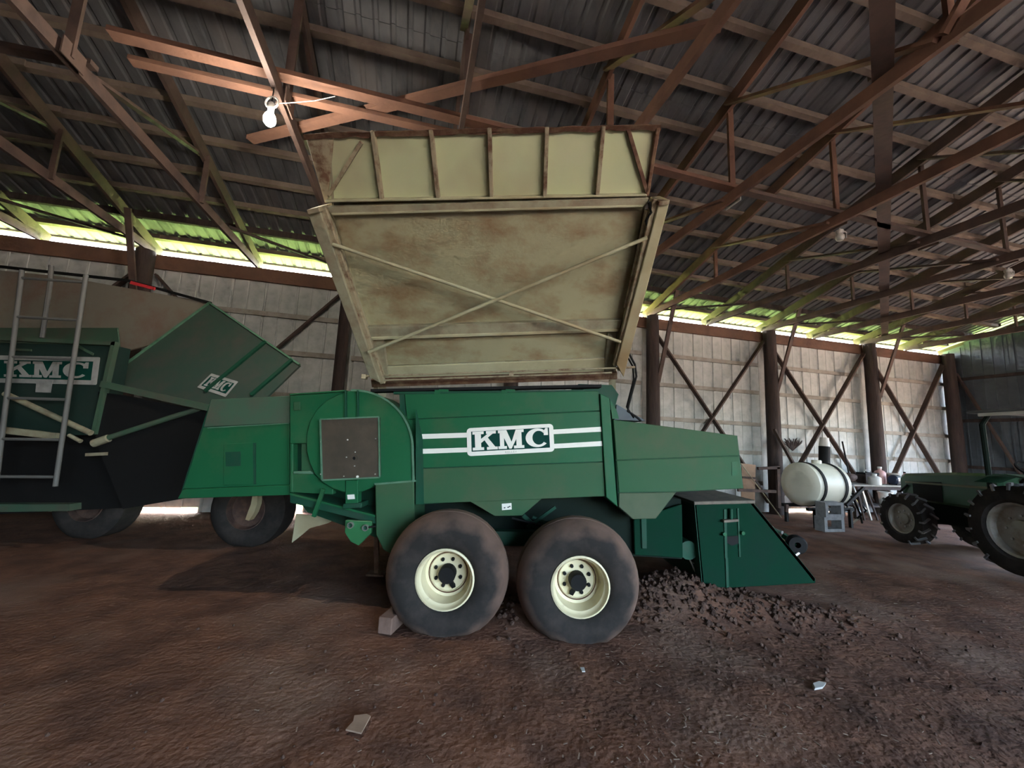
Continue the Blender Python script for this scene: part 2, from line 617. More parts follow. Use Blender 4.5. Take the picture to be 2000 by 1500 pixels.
v_ = V0
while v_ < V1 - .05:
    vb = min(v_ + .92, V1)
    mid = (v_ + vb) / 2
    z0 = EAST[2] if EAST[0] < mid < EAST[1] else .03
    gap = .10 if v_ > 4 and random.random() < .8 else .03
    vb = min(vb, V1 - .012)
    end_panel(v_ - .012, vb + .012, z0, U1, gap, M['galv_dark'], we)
    v_ += .92
for vv in (6.75, -.2, -2.8, -6):
    MB().tube([W(U1 - .18, vv, -.1), W(U1 - .18, vv, rz(vv))], .12, 12).build('post', M['wood_dark'], we, smooth=True)
MB().beam(W(U1 - .1, 8.7, 4.3), W(U1 - .1, 7.2, .3), .04, .12, AU).build('brace', M['wood'], we)
MB().beam(W(U1 - .04, EAST[0] - .1, EAST[2] + .1), W(U1 - .04, EAST[1] + .1, EAST[2] + .1), .06, .2).build('lintel', M['wood'], we)
for z in (1.4, 2.8, 4.1):
    MB().beam(W(U1 - .04, 6.45, z), W(U1 - .04, 8.9, z), .06, .09).build('girt', M['wood_dark'], we)

wl = empty('wall_left', W(U0, 0, 0))
tag(wl, 'dark metal end wall out of view beside the second combine', kind='structure')
v_ = V0
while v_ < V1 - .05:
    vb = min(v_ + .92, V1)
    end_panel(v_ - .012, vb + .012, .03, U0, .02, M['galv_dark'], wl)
    v_ += .92
wf = empty('wall_front', W(0, V0, 0))
tag(wf, 'metal front wall behind the viewer with a wide doorway', kind='structure')
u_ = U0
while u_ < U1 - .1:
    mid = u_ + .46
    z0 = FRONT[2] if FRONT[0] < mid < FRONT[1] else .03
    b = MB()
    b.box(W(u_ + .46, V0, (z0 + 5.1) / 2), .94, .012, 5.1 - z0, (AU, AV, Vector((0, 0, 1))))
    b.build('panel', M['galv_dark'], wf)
    u_ += .92

# ------------------------------------------------------------------ roof: sheets, purlins, trusses, braces
ce = empty('ceiling', W(2, 4, 5.5))
tag(ce, 'dark metal barn roof on wooden purlins and trusses', kind='structure')
RW = .80
SHEET_OFF = .30            # sheet underside above rafter underside


def roof_sheet(name, va, vb, lift):
    b = MB()
    prof = []
    for i in range(4):
        x = i * .2
        prof += [(x, 0), (x + .075, 0), (x + .095, .022), (x + .135, .022), (x + .155, 0)]
    prof.append((RW + .02, 0))
    n = len(prof)
    sl = 1 if va > 0 else 1
    for v in (va, vb):
        for t in (0, .006):
            for x, d in prof:
                b.v.append(AU * x + AV * v + Vector((0, 0, rz(v) + SHEET_OFF + d + t + lift)))
    for i in range(n - 1):
        b.f.append((i, i + 1, 2 * n + i + 1, 2 * n + i))
        b.f.append((n + i + 1, n + i, 3 * n + i, 3 * n + i + 1))
        b.f.append((2 * n + i, 2 * n + i + 1, 3 * n + i + 1, 3 * n + i))
        b.f.append((i + 1, i, n + i, n + i + 1))
    return b.mesh(name, M['roof'])


r_lo = roof_sheet('roof_sheet', 4.45, 9.40, 0)
r_hi = roof_sheet('roof_sheet_upper', 0.0, 4.6, .01)
r_fr = roof_sheet('roof_sheet_front', -9.4, 0.0, 0)
u_ = U0 - .3
while u_ < U1 + .3:
    for me in (r_lo, r_hi, r_fr):
        inst('roof_sheet', me, ce, W(u_, 0, random.uniform(-.002, .002)))
    u_ += RW
for kk in range(-3, 14, 2):
    ua, ub = max(U0 - .3, T0 + kk * TS), min(U1 + .3, T0 + (kk + 2) * TS)
    MB().beam(W(ua, 9.36, rz(9.36) + SHEET_OFF - .012), W(ub, 9.36, rz(9.36) + SHEET_OFF - .012), .05, .03).build('eave_trim', M['wood_dark'], ce)
# purlins lie flat on the rafters
pv = [8.90, 8.30, 7.70, 7.10, 6.50, 5.90, 5.30, 4.70, 4.10, 3.50, 2.9, 2.3, 1.7, 1.0, .2]
ax_p = (AU, (AV - Vector((0, 0, SLOPE))).normalized(), Vector((0, 0, 1)))
for v in pv:
    for kk in range(-3, 14, 2):
        ua, ub = max(U0, T0 + kk * TS - .12), min(U1, T0 + (kk + 2) * TS + .12)
        jit = random.uniform(-.03, .03)
        w_ = .05 if v == 8.30 else .075
        h_ = .12 if v == 8.30 else .085
        zc = rz(v) + SHEET_OFF - h_ / 2 - .004 - SLOPE * jit
        MB().box(W((ua + ub) / 2, v + jit, zc), ub - ua, w_, h_, ax_p).build('purlin', M['wood_pale'] if v != 8.30 else M['wood_dark'], ce)

# trusses
RH = .19
TW = .05


def truss(kk, full=True):
    u_ = T0 + kk * TS
    t = empty('roof_truss', W(u_, 0, 5), ce)
    m_ = M['wood_red'] if kk in (5, 6, 7) else M['wood']
    top = lambda v: rz(v) + RH / 2
    cz = PLATE + .07
    CH = .14
    for s in (1, -1):
        MB().beam(W(u_, s * 9.2, rz(9.2) + RH / 2), W(u_, 0, rz(0) + RH / 2), TW, RH).build('top_chord', m_, t)
        MB().beam(W(u_, s * 9.0, cz), W(u_, 0, cz), TW, CH).build('bottom_chord', m_, t)
        for v, w_ in ((6.6, .07), (4.18, .085), (1.9, .085)):
            MB().beam(W(u_ + .04, s * v, cz - .04), W(u_ + .04, s * v, top(v)), .035, w_, AU).build('web', m_, t)
        MB().beam(W(u_ - .04, s * 4.25, cz), W(u_ - .04, s * 6.6, top(6.6)), .035, .085, AU).build('web', m_, t)
        MB().beam(W(u_ - .04, s * 1.95, cz), W(u_ - .04, s * 4.15, top(4.15)), .035, .085, AU).build('web', m_, t)
        MB().beam(W(u_ - .04, 0, top(0)), W(u_ - .04, s * 1.9, cz), .035, .085, AU).build('web', m_, t)
        b = MB()
        b.box(W(u_ + .066, s * 4.2, cz), .012, .26, .17, (AU, AV, Vector((0, 0, 1))))
        b.build('gusset_plate', M['galv'] if kk == 6 else M['wood'], t)
    return t


for kk in range(-3, 14):
    truss(kk)
# bracing laid on the bottom chords
zb = PLATE + .14 + .03
for name_pts in (((-2.9, 3.95), (1.05, 4.03)), ((1.05, 4.03), (4.05, 4.13))):
    (ua, va), (ub, vb) = name_pts
    MB().beam(W(ua, va, zb), W(ub, vb, zb), .12, .05).build('brace', M['wood_red'], ce)
MB().beam(W(-2.9, 4.22, zb - .005), W(.2, 4.25, zb - .005), .10, .045).build('brace', M['wood_red'], ce)
MB().beam(W(-2.2, 5.15, zb + .05), W(2.25, 2.42, zb + .05), .11, .05).build('brace', M['wood_red'], ce)
MB().beam(W(2.9, 1.68, zb), W(13.5, 8.63, zb), .15, .05).build('brace', M['wood'], ce)
MB().beam(W(4.05, 4.13, zb), W(17, 4.25, zb), .10, .05).build('brace', M['wood'], ce)
MB().beam(W(-3.3, 4.4, zb), W(-11, 4.6, zb), .10, .05).build('brace', M['wood'], ce)
# short dark diagonals at the eave
for kk, kd in ((3, -1), (1, -1), (7, 1), (9, 1), (11, 1), (5, 1)):
    ua = T0 + kk * TS
    MB().beam(W(ua + kd * .1, V1 - .15, PLATE + .17), W(ua + kd * TS, 7.6, PLATE + .17), .05, .04).build('brace', M['wood_dark'], ce)
#--PART2--
# ------------------------------------------------------------------ lettering (slab serif K M C on a unit square)
def R_(x0, y0, x1, y1):
    return [(x0, y0), (x1, y0), (x1, y1), (x0, y1)]


LET = {
    'K': [R_(.10, 0, .36, 1), R_(0, 0, .48, .15), R_(0, .85, .48, 1), [(.34, .36), (.34, .58), (.70, .90), (.92, .90)], [(.46, .60), (.62, .70), (1.0, .08), (.74, .08)], R_(.58, .85, 1.0, 1), R_(.60, 0, 1.06, .15)],
    'M': [R_(.07, 0, .25, 1), R_(.77, 0, 1.0, 1), R_(0, 0, .36, .15), R_(.66, 0, 1.1, .15), R_(0, .85, .26, 1), R_(.80, .85, 1.1, 1), [(.10, 1), (.36, 1), (.60, .26), (.46, .0)], [(.46, .0), (.56, .0), (.98, 1), (.76, 1)]],
    'C': [],
}
arc = []
for i in range(25):
    a0 = math.radians(40 + i * (280 / 24))
    arc.append((a0, .50 + .50 * math.cos(a0), .5 + .5 * math.sin(a0), .56 + .27 * math.cos(a0), .5 + .37 * math.sin(a0)))
for p, q in zip(arc, arc[1:]):
    LET['C'].append([(p[1], p[2]), (q[1], q[2]), (q[3], q[4]), (p[3], p[4])])
LET['C'].append([(.78, .62), (.96, .62), (.96, 1.0), (.86, 1.0), (.78, .84)])


def letters(parent, quad, off, m_, word='KMC', pad=(.06, .17, .94, .83), thick=.003, skip=0):
    """quad: four world corners (bl, br, tr, tl); off: outward offset vector"""
    off = Vector(off)
    w = {'K': 1.06, 'M': 1.14, 'C': 1.0}
    tot = sum(w[c] for c in word) + .03 * (len(word) - 1)
    x = 0
    for ci, c in enumerate(word):
        b = MB()
        for pi_, poly in enumerate(LET[c]):
            pts = []
            for px_, py_ in poly:
                s = pad[0] + (x + px_) / tot * (pad[2] - pad[0])
                t = pad[1] + py_ * (pad[3] - pad[1])
                pts.append(bilin(quad, s, t) + off * (1 + .02 * pi_))
            b.prism(pts, -off.normalized() * thick)
        if ci >= skip:
            b.build('letter', m_, parent)
        x += w[c] + .03


def round_frame(quad, off, thick, inset_x, inset_y, rad):
    """flat picture-frame with rounded outside corners between quad and its inset"""
    outer, inner = [], []
    for (cx, cy, a0) in ((1 - rad[0], rad[1], -90), (1 - rad[0], 1 - rad[1], 0), (rad[0], 1 - rad[1], 90), (rad[0], rad[1], 180)):
        for i in range(5):
            an = math.radians(a0 + i * 22.5)
            outer.append((cx + rad[0] * math.cos(an), cy + rad[1] * math.sin(an)))
            inner.append((min(max(cx + (rad[0]) * math.cos(an), inset_x), 1 - inset_x), min(max(cy + rad[1] * math.sin(an), inset_y[0]), 1 - inset_y[1])))
    n = len(outer)
    off = Vector(off)
    b = MB()
    o = [bilin(quad, *p) + off for p in outer]
    i_ = [bilin(quad, *p) + off for p in inner]
    back = -off.normalized() * thick
    vs = o + i_ + [p + back for p in o] + [p + back for p in i_]
    fs = []
    for k in range(n):
        j = (k + 1) % n
        fs += [(k, j, n + j, n + k), (2 * n + j, 2 * n + k, 3 * n + k, 3 * n + j), (k, 2 * n + k, 2 * n + j, j), (n + j, 3 * n + j, 3 * n + k, n + k)]
    return b.add(vs, fs)


# ------------------------------------------------------------------ wheels
def flat_tire(b, c, axis, prof, n=44, ground=0.0, flatten=True):
    start = len(b.v)
    b.lathe(prof, c, axis, n, closed=True)
    if flatten:
        c = Vector(c)
        for i in range(start, len(b.v)):
            p = b.v[i]
            if p.z < ground:
                d = ground - p.z
                h = (p - c).dot(axis)
                b.v[i] = Vector((p.x, p.y, ground - .004)) + axis * (h * d * 1.6)
    return b


def flotation_wheel(parent, c, dirn=-1, rot=0.0, R=.545, wdt=.42):
    """axis along y; dirn -1: dish faces the camera side. c = wheel centre"""
    c = Vector(c)
    w = empty('wheel', c, parent)
    ax = Vector((0, dirn, 0))
    h = wdt / 2
    k = R / .545
    side = [(.245, h - .035), (.262, h - .005), (.30, h + .02), (.37, h + .035), (.44, h + .02), (.485, h - .02), (.512, h - .07)]
    tread = [(.512, h - .07), (.532, h - .12), (.536, h - .135), (.524, h - .14), (.524, h - .155), (.54, h - .16), (.545, 0), (.54, -(h - .16)), (.524, -(h - .155)), (.524, -(h - .14)), (.536, -(h - .135)), (.512, -(h - .07))]
    inner = [(.512, -(h - .07)), (.44, -(h + .02)), (.37, -(h + .035)), (.262, -(h - .005)), (.245, -(h - .035))]
    sidep = [(r * k, q) for r, q in side + inner[::1]]
    b = MB()
    flat_tire(b, c, ax, [(r * k, q) for r, q in side + tread[1:-1] + inner], ground=.005)
    b.build('tire', M['tire'], w, smooth=True)
    # rim: outer flange, barrel, disc
    rp = [(.252, h - .03), (.252, h - .005), (.238, h + .002), (.232, h - .02), (.228, h - .045), (.212, h - .06), (.205, h - .15), (.20, h - .20), (.165, h - .205), (.16, h - .20), (.155, h - .215), (.0, h - .215)]
    b = MB()
    b.lathe([(r * k, q) for r, q in rp], c, ax, 40)
    b.build('rim', M['rim'], w, smooth=True)
    b = MB()
    b.lathe([(.165 * k, h - .203), (.170 * k, h - .196), (.176 * k, h - .203)], c, ax, 40)
    b.build('weld_ring', M['rust'], w, smooth=True)
    b = MB()
    b.lathe([(.075 * k, h - .21), (.075 * k, h - .12), (.066 * k, h - .105), (.0, h - .105)], c, ax, 20)
    b.build('hub', M['black'], w, smooth=True)
    b = MB()
    an = rot
    sx = Vector((math.cos(an), 0, math.sin(an)))
    b.beam(c + ax * (h - .14) + sx * .03, c + ax * (h - .19) + sx * .13, .035, .03, ax)
    b.build('hub_lug', M['black'], w)
    for i in range(8):
        an = rot + i * math.pi / 4
        sx = Vector((math.cos(an), 0, math.sin(an)))
        MB().lathe([(.016, h - .22), (.016, h - .195), (0, h - .193)], c + sx * .118 * k, ax, 8).build('bolt', M['black'], w)
    return w


# ------------------------------------------------------------------ the green combine
YB = 4.15
cb = thing('peanut_combine', (0, 4.7, 0), 'large green peanut combine with cream basket raised high on tandem flotation tires', 'combine')
G, GD, GK = M['green'], M['green_dusty'], M['green_dark']
# hopper body
hop = [(780, 768), (1170, 762), (1182, 969), (1058, 974), (1020, 1006), (966, 1007), (918, 979), (825, 985), (790, 985)]
body = MB().prism([P(x, y, YB + .02) for x, y in hop], (0, 2.1, 0)).build('body', GK, cb)


def lerp(a, b, t):
    return (a[0] + (b[0] - a[0]) * t, a[1] + (b[1] - a[1]) * t)


L0, L1 = (790, 769), (825, 985)
rows = [((790, 769), (1169, 763)), ((795, 819.5), (1172, 802.5)), ((800, 915.5), (1178, 902)), ((806, 985.5), (1182, 970))]
cols = [G, G, GD]
for i in range(3):
    a, b_ = rows[i]
    c, d = rows[i + 1]
    e = .7
    sh = plate('side_sheet', [(a[0], a[1] + e), (b_[0], b_[1] + e), (d[0], d[1] - e), (c[0], c[1] - e)], YB, .02, cols[i], cb, .004)
    if i == 2:
        plate('skirt', [(918, 979.5), (1058, 974.5), (1020, 1007), (966, 1008)], YB, .018, GD, cb, .004)
# stripes and decal
for pix in ([(820, 848), (913, 845), (913, 854.5), (820, 857.5)], [(820, 877), (914, 874), (914, 883), (820, 886.5)], [(1081, 839), (1174, 833.5), (1175, 843), (1081, 848)], [(1082, 867), (1176, 861.5), (1177, 871), (1082, 876)]):
    plate('stripe', pix, YB - .004, .004, M['white'], cb, 0)
dq = [P(x, y, YB) for x, y in ((913, 891), (1083, 882), (1080, 827.5), (911.5, 836.5))]
dc = round_frame(dq, (0, -.009, 0), .006, .05, (.15, .13), (.045, .13)).build('decal', M['white'], cb)
MB().prism([bilin(dq, s, t) + Vector((0, -.006, 0)) for s, t in ((.045, .14), (.955, .14), (.955, .88), (.045, .88))], (0, .005, 0)).build('decal_field', M['decal_green'], dc)
letters(dc, dq, (0, -.0105, 0), M['white'], 'KMC', (.065, .19, .945, .86), .004)
fc = bpy.data.curves.new('lettering', 'FONT')
fc.body = 'KELLEY'
fc.size = .030
fc.space_character = 1.3
fc.align_x = 'CENTER'
fc.extrude = .0006
fc.materials.append(M['faint'])
fo = bpy.data.objects.new('lettering', fc)
COL.objects.link(fo)
bpy.context.view_layer.update()
fm = bpy.data.meshes.new_from_object(fo)
bpy.data.objects.remove(fo)
fo = bpy.data.objects.new('lettering', fm)
COL.objects.link(fo)
fo.parent = dc
ctr = bilin(dq, .5, .035) + Vector((0, -.0098, 0))
fo.location = ctr - WL[dc.name]
tilt = math.atan2((dq[1] - dq[0]).z, (dq[1] - dq[0]).x)
fo.rotation_euler = (math.radians(90), -tilt, 0)
plate('sticker', [(980, 984), (999, 982.5), (999.5, 995), (980.5, 996.5)], YB - .003, .003, M['white'], cb, 0)
for x, y in ((984, 991), (991, 990), (994, 988.5)):
    plate('sticker_print', [(x, y), (x + 3, y - .5), (x + 3, y + 1.5), (x, y + 2)], YB - .005, .0015, M['black'], cb, 0)
# deck clutter along the hopper top
MB().beam(P(728, 764, YB + .1), P(1172, 755, YB + .1), .14, .03).build('deck_rail', M['black'], cb)
MB().beam(P(770, 768, YB + .03), P(1150, 764, YB + .03), .05, .025).build('deck_edge', GK, cb)
for x in (855, 985):
    b = MB()
    b.box(P(x, 766, YB + .02), .06, .05, .04)
    b.box(P(x + 12, 763, YB + .02), .10, .04, .025)
    b.build('latch', G, cb)
b = MB()
b.prism([P(1130, 750, YB + .35), P(1195, 752, YB + .35), P(1208, 770, YB + .35), P(1200, 800, YB + .35), P(1175, 800, YB + .35)], (0, .8, 0))
b.build('front_bulkhead', GK, cb)
# corner column between hopper and feeder
b = MB()
b.prism([P(1172, 768, YB - .03), P(1190, 777, YB - .03), P(1206, 990, YB - .03), P(1184, 971, YB - .03)], (0, .35, 0))
b.build('corner_column', G, cb, bevel=.006)
MB().prism([P(1191, 779, YB + .05), P(1204, 800, YB + .05), P(1209, 818, YB + .05), P(1196, 818, YB + .05)], (0, .02, 0)).build('gusset', G, cb)

# feeder housing on the right
YF = 4.22
feed = [(1198, 819.5), (1440, 851), (1452, 954), (1321, 961), (1281, 1013), (1236, 1014), (1208, 989)]
MB().prism([P(x, y, YF + .015) for x, y in feed], (0, 1.95, 0)).build('feeder_housing', GK, cb)
plate('feeder_sheet', [(1198, 819.5), (1440, 851), (1444, 889.5), (1204, 898.5)], YF, .02, GD, cb)
plate('feeder_sheet', [(1204, 899.5), (1444, 890.5), (1452, 954), (1321, 960.5), (1209, 962)], YF, .02, GD, cb)
plate('feeder_hopper', [(1209, 963), (1321, 961.5), (1281, 1013), (1236, 1014), (1208.5, 990)], YF, .02, M['green_hopper'], cb)
plate('inspection_cover', [(1429, 903), (1439, 902), (1441, 928), (1430, 929)], YF - .004, .005, G, cb, 0)
# duct connection stub behind feeder top
b = MB()
b.prism([P(1205, 790, YF + .5), P(1222, 800, YF + .5), P(1262, 822, YF + .5), P(1200, 820, YF + .5)], (0, .5, 0))
b.build('guard', M['galv_dark'], cb)

# lower frame and dark underbody
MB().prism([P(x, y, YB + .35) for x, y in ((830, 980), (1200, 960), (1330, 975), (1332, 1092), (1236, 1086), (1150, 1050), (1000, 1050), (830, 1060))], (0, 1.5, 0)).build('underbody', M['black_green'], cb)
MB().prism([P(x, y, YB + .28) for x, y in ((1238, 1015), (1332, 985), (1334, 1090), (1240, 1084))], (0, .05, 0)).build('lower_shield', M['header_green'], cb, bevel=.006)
plate('shield_rib', [(1252, 1012), (1263, 1012), (1264, 1072), (1254, 1072)], YB + .26, .03, GK, cb)
MB().beam(Vector((-.75, 4.34, .60)), Vector((1.15, 4.34, .66)), .12, .14).build('bogie_beam', GK, cb)
for x in (-.47, .68):
    MB().tube([(x, 3.9, .455), (x, 6.9, .455)], .05, 12).build('axle', GK, cb, smooth=True)
MB().beam(P(1022, 1006, YB + .1), P(1052, 1036, YB + .1), .04, .04).build('strut', GK, cb)
MB().beam(P(1085, 990, YB + .12), P(1030, 1030, YB + .12), .035, .03).build('strut', GK, cb)
MB().tube([P(1000, 1012, YB + .05), P(1040, 1022, YB + .05), P(1075, 1036, YB + .05)], .012, 8).build('hose', M['black'], cb)
MB().tube([P(1040, 1010, YB + .15), P(1065, 1022, YB + .15), P(1085, 1018, YB + .15), P(1100, 1030, YB + .15)], .02, 8).build('hose', GK, cb)

# wheels
flotation_wheel(cb, (-.495, 3.77, .440), -1, math.radians(-63))
flotation_wheel(cb, (.655, 3.77, .430), -1, math.radians(-112))
flotation_wheel(cb, (-.495, 6.7, .445), 1, .3)
flotation_wheel(cb, (.655, 6.7, .445), 1, 1.3)

# header (pickup) at the right
YH = 4.5
b = MB()
b.prism([P(x, y, YH) for x, y in ((1356, 983), (1470, 980), (1593, 1130), (1593, 1139), (1372, 1151))], (0, .03, 0))
b.build('header_end_plate', M['header_green'], cb, bevel=.006)
hp = [P(x, y, YH) for x, y in ((1356, 983), (1470, 980))]
top = MB()
top.prism([hp[0] + Vector((-.01, -.02, .02)), hp[1] + Vector((.02, -.02, .02)), hp[1] + Vector((.02, 1.75, .02)), hp[0] + Vector((-.01, 1.75, .02))], (0, 0, -.035))
top.build('header_top', M['dusty_top'], cb, bevel=.006)
q = [P(x, y, YH) for x, y in ((1356, 985), (1372, 1151))]
b = MB()
b.prism([q[0], q[1], q[1] + Vector((.02, 0, 0)), q[0] + Vector((.02, 0, 0))], (0, 1.74, 0))
b.build('header_rear_plate', GK, cb)
q2 = [P(x, y, YH) for x, y in ((1470, 981), (1593, 1132))]
b = MB()
b.prism([q2[0], q2[1], q2[1] + Vector((-.02, 0, -.02)), q2[0] + Vector((-.02, 0, -.02))], (0, 1.74, 0))
b.build('header_front_plate', GK, cb)
b = MB()
b.prism([P(x, y, YH + 1.7) for x, y in ((1356, 983), (1470, 980), (1593, 1130), (1593, 1139), (1372, 1151))], (0, .03, 0))
pv_ = [Vector((p.x, YH + 1.72, p.z)) for p in [P(x, y, YH) for x, y in ((1356, 983), (1470, 980), (1593, 1130), (1593, 1139), (1372, 1151))]]
MB().prism(pv_, (0, .03, 0)).build('header_end_plate', M['header_green'], cb)
plate('header_rib', [(1417, 1090), (1422, 1090), (1424, 1147), (1419, 1147)], YH - .012, .012, GK, cb, 0)
plate('header_rib', [(1414, 995), (1419, 995), (1421, 1090), (1416, 1090)], YH - .012, .012, GK, cb, 0)
plate('header_rib', [(1440, 993), (1443, 993), (1447, 1088), (1444, 1088)], YH - .01, .01, GK, cb, 0)
plate('header_slot', [(1419, 1048), (1445, 1046), (1446, 1060), (1430, 1066), (1420, 1060)], YH - .006, .006, M['black'], cb, 0)
MB().tube([P(1428, 994, YH - .03), P(1428, 1018, YH - .03)], .016, 10).build('lift_cylinder', GK, cb, smooth=True)
plate('bracket', [(1414, 1016), (1443, 1014), (1443, 1019), (1414, 1021)], YH - .06, .06, M['dusty_top'], cb, .003)
for x, y in ((1412, 1042), (1448, 1040)):
    MB().lathe([(.02, 0), (.02, -.04), (0, -.042)], P(x, y, YH), (0, 1, 0), 10).build('pin', G, cb)
# draper fingers and auger behind the header
for i in range(5):
    p = P(1335 + i * 6, 1065 + i * 14, YH + .15)
    MB().tube([p, p + Vector((.05, 0, -.10)), p + Vector((.12, 0, -.13))], .008, 6).build('pickup_finger', M['steel'], cb)
MB().lathe([(.0, 0), (.10, 0), (.10, 1.6), (0, 1.6)], P(1345, 1075, YH + .08), (0, 1, 0), 16).build('auger', GK, cb, smooth=True)
# gauge wheel and hitch at the nose
b = MB()
c = P(1555, 1063, YH + .1)
b.lathe([(.03, -.05), (.085, -.05), (.10, -.03), (.10, .03), (.085, .05), (.03, .05)], c, (.3, 1, 0), 18, closed=True)
b.build('gauge_roller', M['black'], cb, smooth=True)
MB().beam(P(1530, 1045, YH + .25), P(1557, 1066, YH + .12), .05, .05).build('hitch_arm', GK, cb)
MB().tube([P(1548, 1088, YH + .05), P(1560, 1080, YH + .05)], .018, 8).build('nose_bolt', M['steel'], cb)
MB().tube([P(1492, 1018, YH + .6), P(1512, 1034, YH + .4), P(1528, 1040, YH + .3)], .02, 8).build('hose', M['steel'], cb)

# fan housing on the left
YS = 4.02
sc_c = (690, 874)
ring = []
for i in range(0, 41):
    an = math.radians(-100 + i * 5.0)       # clockwise from just left of the top, image coordinates
    rx = 112 + (6 if -30 < -100 + i * 5 < 40 else 0)
    ring.append((sc_c[0] + rx * math.cos(an), sc_c[1] + 112 * math.sin(an)))
disc = []
for i in range(13):
    an = math.radians(-92 + i * 7.6)
    disc.append((690 + 116 * math.cos(an), 874 + 112 * math.sin(an)))
disc += [(807, 910), (808, 941), (733, 946), (722, 954), (706, 961), (688, 964), (668, 961), (648, 954), (630, 943), (614, 926), (604, 905), (598, 880), (598, 850), (605, 822), (618, 800), (636, 783), (660, 770)]
MB().prism([P(x, y, YS) for x, y in disc], (0, .55, 0)).build('fan_scroll', G, cb, bevel=.01)
# flat plate to the left with flange and windows
plate('fan_plate', [(566, 771), (690, 763), (690, 800), (640, 866), (586, 866), (566, 866)], YS + .03, .10, G, cb)
plate('fan_plate', [(588, 866), (650, 866), (650, 930), (588, 924)], YS + .06, .10, GD, cb)
plate('fan_plate', [(566, 866), (572, 866), (572, 962), (566, 962)], YS + .03, .10, G, cb)
plate('fan_plate', [(572, 924), (612, 926), (650, 950), (650, 966), (572, 962)], YS + .05, .08, G, cb)
plate('slot_edge', [(572, 921), (606, 920), (612, 926), (573, 926)], YS + .01, .03, M['green_edge'], cb)
plate('fan_inner_wall', [(566, 771), (700, 766), (700, 962), (566, 962)], YS + .30, .05, GK, cb)
plate('top_flange', [(564, 769), (676, 761.5), (676, 764.5), (564, 772)], YS - .01, .40, G, cb)
plate('slot_cover', [(573, 785), (586, 784), (586, 801), (573, 802)], YS + .02, .02, GD, cb)
# rim strip round the scroll edge
edge = disc[:15]
b = MB()
e1 = [P(x, y, YS - .012) for x, y in edge]
for p, q_ in zip(e1, e1[1:]):
    mid = (p + q_) / 2
    b.beam(p, q_, .02, .012, (0, 1, 0))
b.build('scroll_rim', M['green_edge'], cb)
# square bolted cover
cover = plate('cover_plate', [(625.5, 819), (740, 814), (741.5, 932.5), (629, 938)], YS - .05, .05, M['dark_metal'], cb, .006)
b = MB()
cq = [P(x, y, YS - .056) for x, y in ((625.5, 819), (740, 814), (741.5, 932.5), (629, 938))]
for i in range(4):
    b.beam(cq[i], cq[(i + 1) % 4], .014, .012, (0, 1, 0))
b.build('cover_rim', M['green_edge'], cover)
for x, y, r in ((627, 863, .012), (734, 857, .012), (627, 926, .012), (733, 926, .012), (679, 859, .014), (694, 883, .012), (677, 893, .011), (693, 910, .011), (672, 930, .01), (698.5, 931, .022)):
    MB().lathe([(r * .55, 0), (r * .55, -.01), (0, -.014)], P(x, y, YS - .05), (0, 1, 0), 10).build('bolt', M['steel'] if r < .02 else M['white'], cover)
MB().lathe([(.016, 0), (.032, 0), (.032, -.012), (.016, -.012)], P(692, 895, YS - .05), (0, 1, 0), 16, closed=True).build('shaft_hole', M['dark_metal'], cover)
MB().lathe([(.0, -.002), (.017, -.002)], P(692, 895, YS - .05), (0, 1, 0), 16).build('shaft_end', M['black'], cover)
for x in (674, 698):
    plate('channel', [(x - 1, 762), (x + 1.5, 762), (x + 2, 815.5), (x - .5, 815.5)], YS - .03, .04, GK, cb, 0)
# bottom chin post with sticker
b = MB()
b.prism([P(x, y, YS - .02) for x, y in ((675, 938), (699, 937), (699, 988), (674, 989))], (0, .10, 0))
b.build('chin_post', G, cb, bevel=.005)
plate('sticker', [(678, 966.5), (692, 965.5), (693, 974.5), (679, 975.5)], YS - .024, .004, M['white'], cb, 0)
plate('chin_bracket', [(670, 984), (706, 982), (706, 992), (668, 994)], YS - .03, .2, GK, cb)
# elevator duct beside the wheel
duct = [(732, 945), (808, 939), (810, 1040), (798, 1075), (770, 1086), (748, 1074), (734, 1045)]
MB().prism([P(x, y, YS + .015) for x, y in duct], (0, .5, 0)).build('elevator_duct', GD, cb, bevel=.01)
plate('duct_flange', [(731, 944), (812, 937.5), (812, 941), (731, 947.5)], YS - .01, .03, M['green_edge'], cb, 0)
b = MB()
b.prism([P(812, 800, YS + .02), P(826, 860, YS + .13), P(828, 985, YS + .13), P(812, 985, YS + .02)], (0, .02, 0))
b.build('side_gusset', GK, cb)

# rear discharge box
YR = 4.15
MB().prism([P(x, y, YR + .015) for x, y in ((412, 780), (565, 773), (565, 966), (350, 972))], (0, .95, 0)).build('rear_box', GK, cb)
plate('rear_sheet', [(412, 780), (565, 773), (565, 826), (397, 834)], YR, .02, M['green_soot'], cb)
plate('rear_sheet', [(396.5, 835), (565, 827), (565, 947), (357, 955)], YR, .02, G, cb)
plate('rear_ledge', [(356, 956), (565, 947.5), (565, 967), (346, 974)], YR - .03, .05, G, cb)
plate('seam_strip', [(405, 835), (563, 826), (563, 827.5), (405, 836.5)], YR - .008, .008, M['green_edge'], cb, 0)
dr = plate('access_door', [(437, 867), (496, 864), (496, 946), (436, 948)], YR - .010, .012, G, cb, .004)
plate('hinge', [(494, 865), (499, 865), (499, 946), (495, 946)], YR - .014, .012, GK, dr, 0)
plate('panel_inset', [(440, 883), (470, 882), (470, 910), (441, 911)], YR - .013, .004, M['green_dark'], dr, 0)

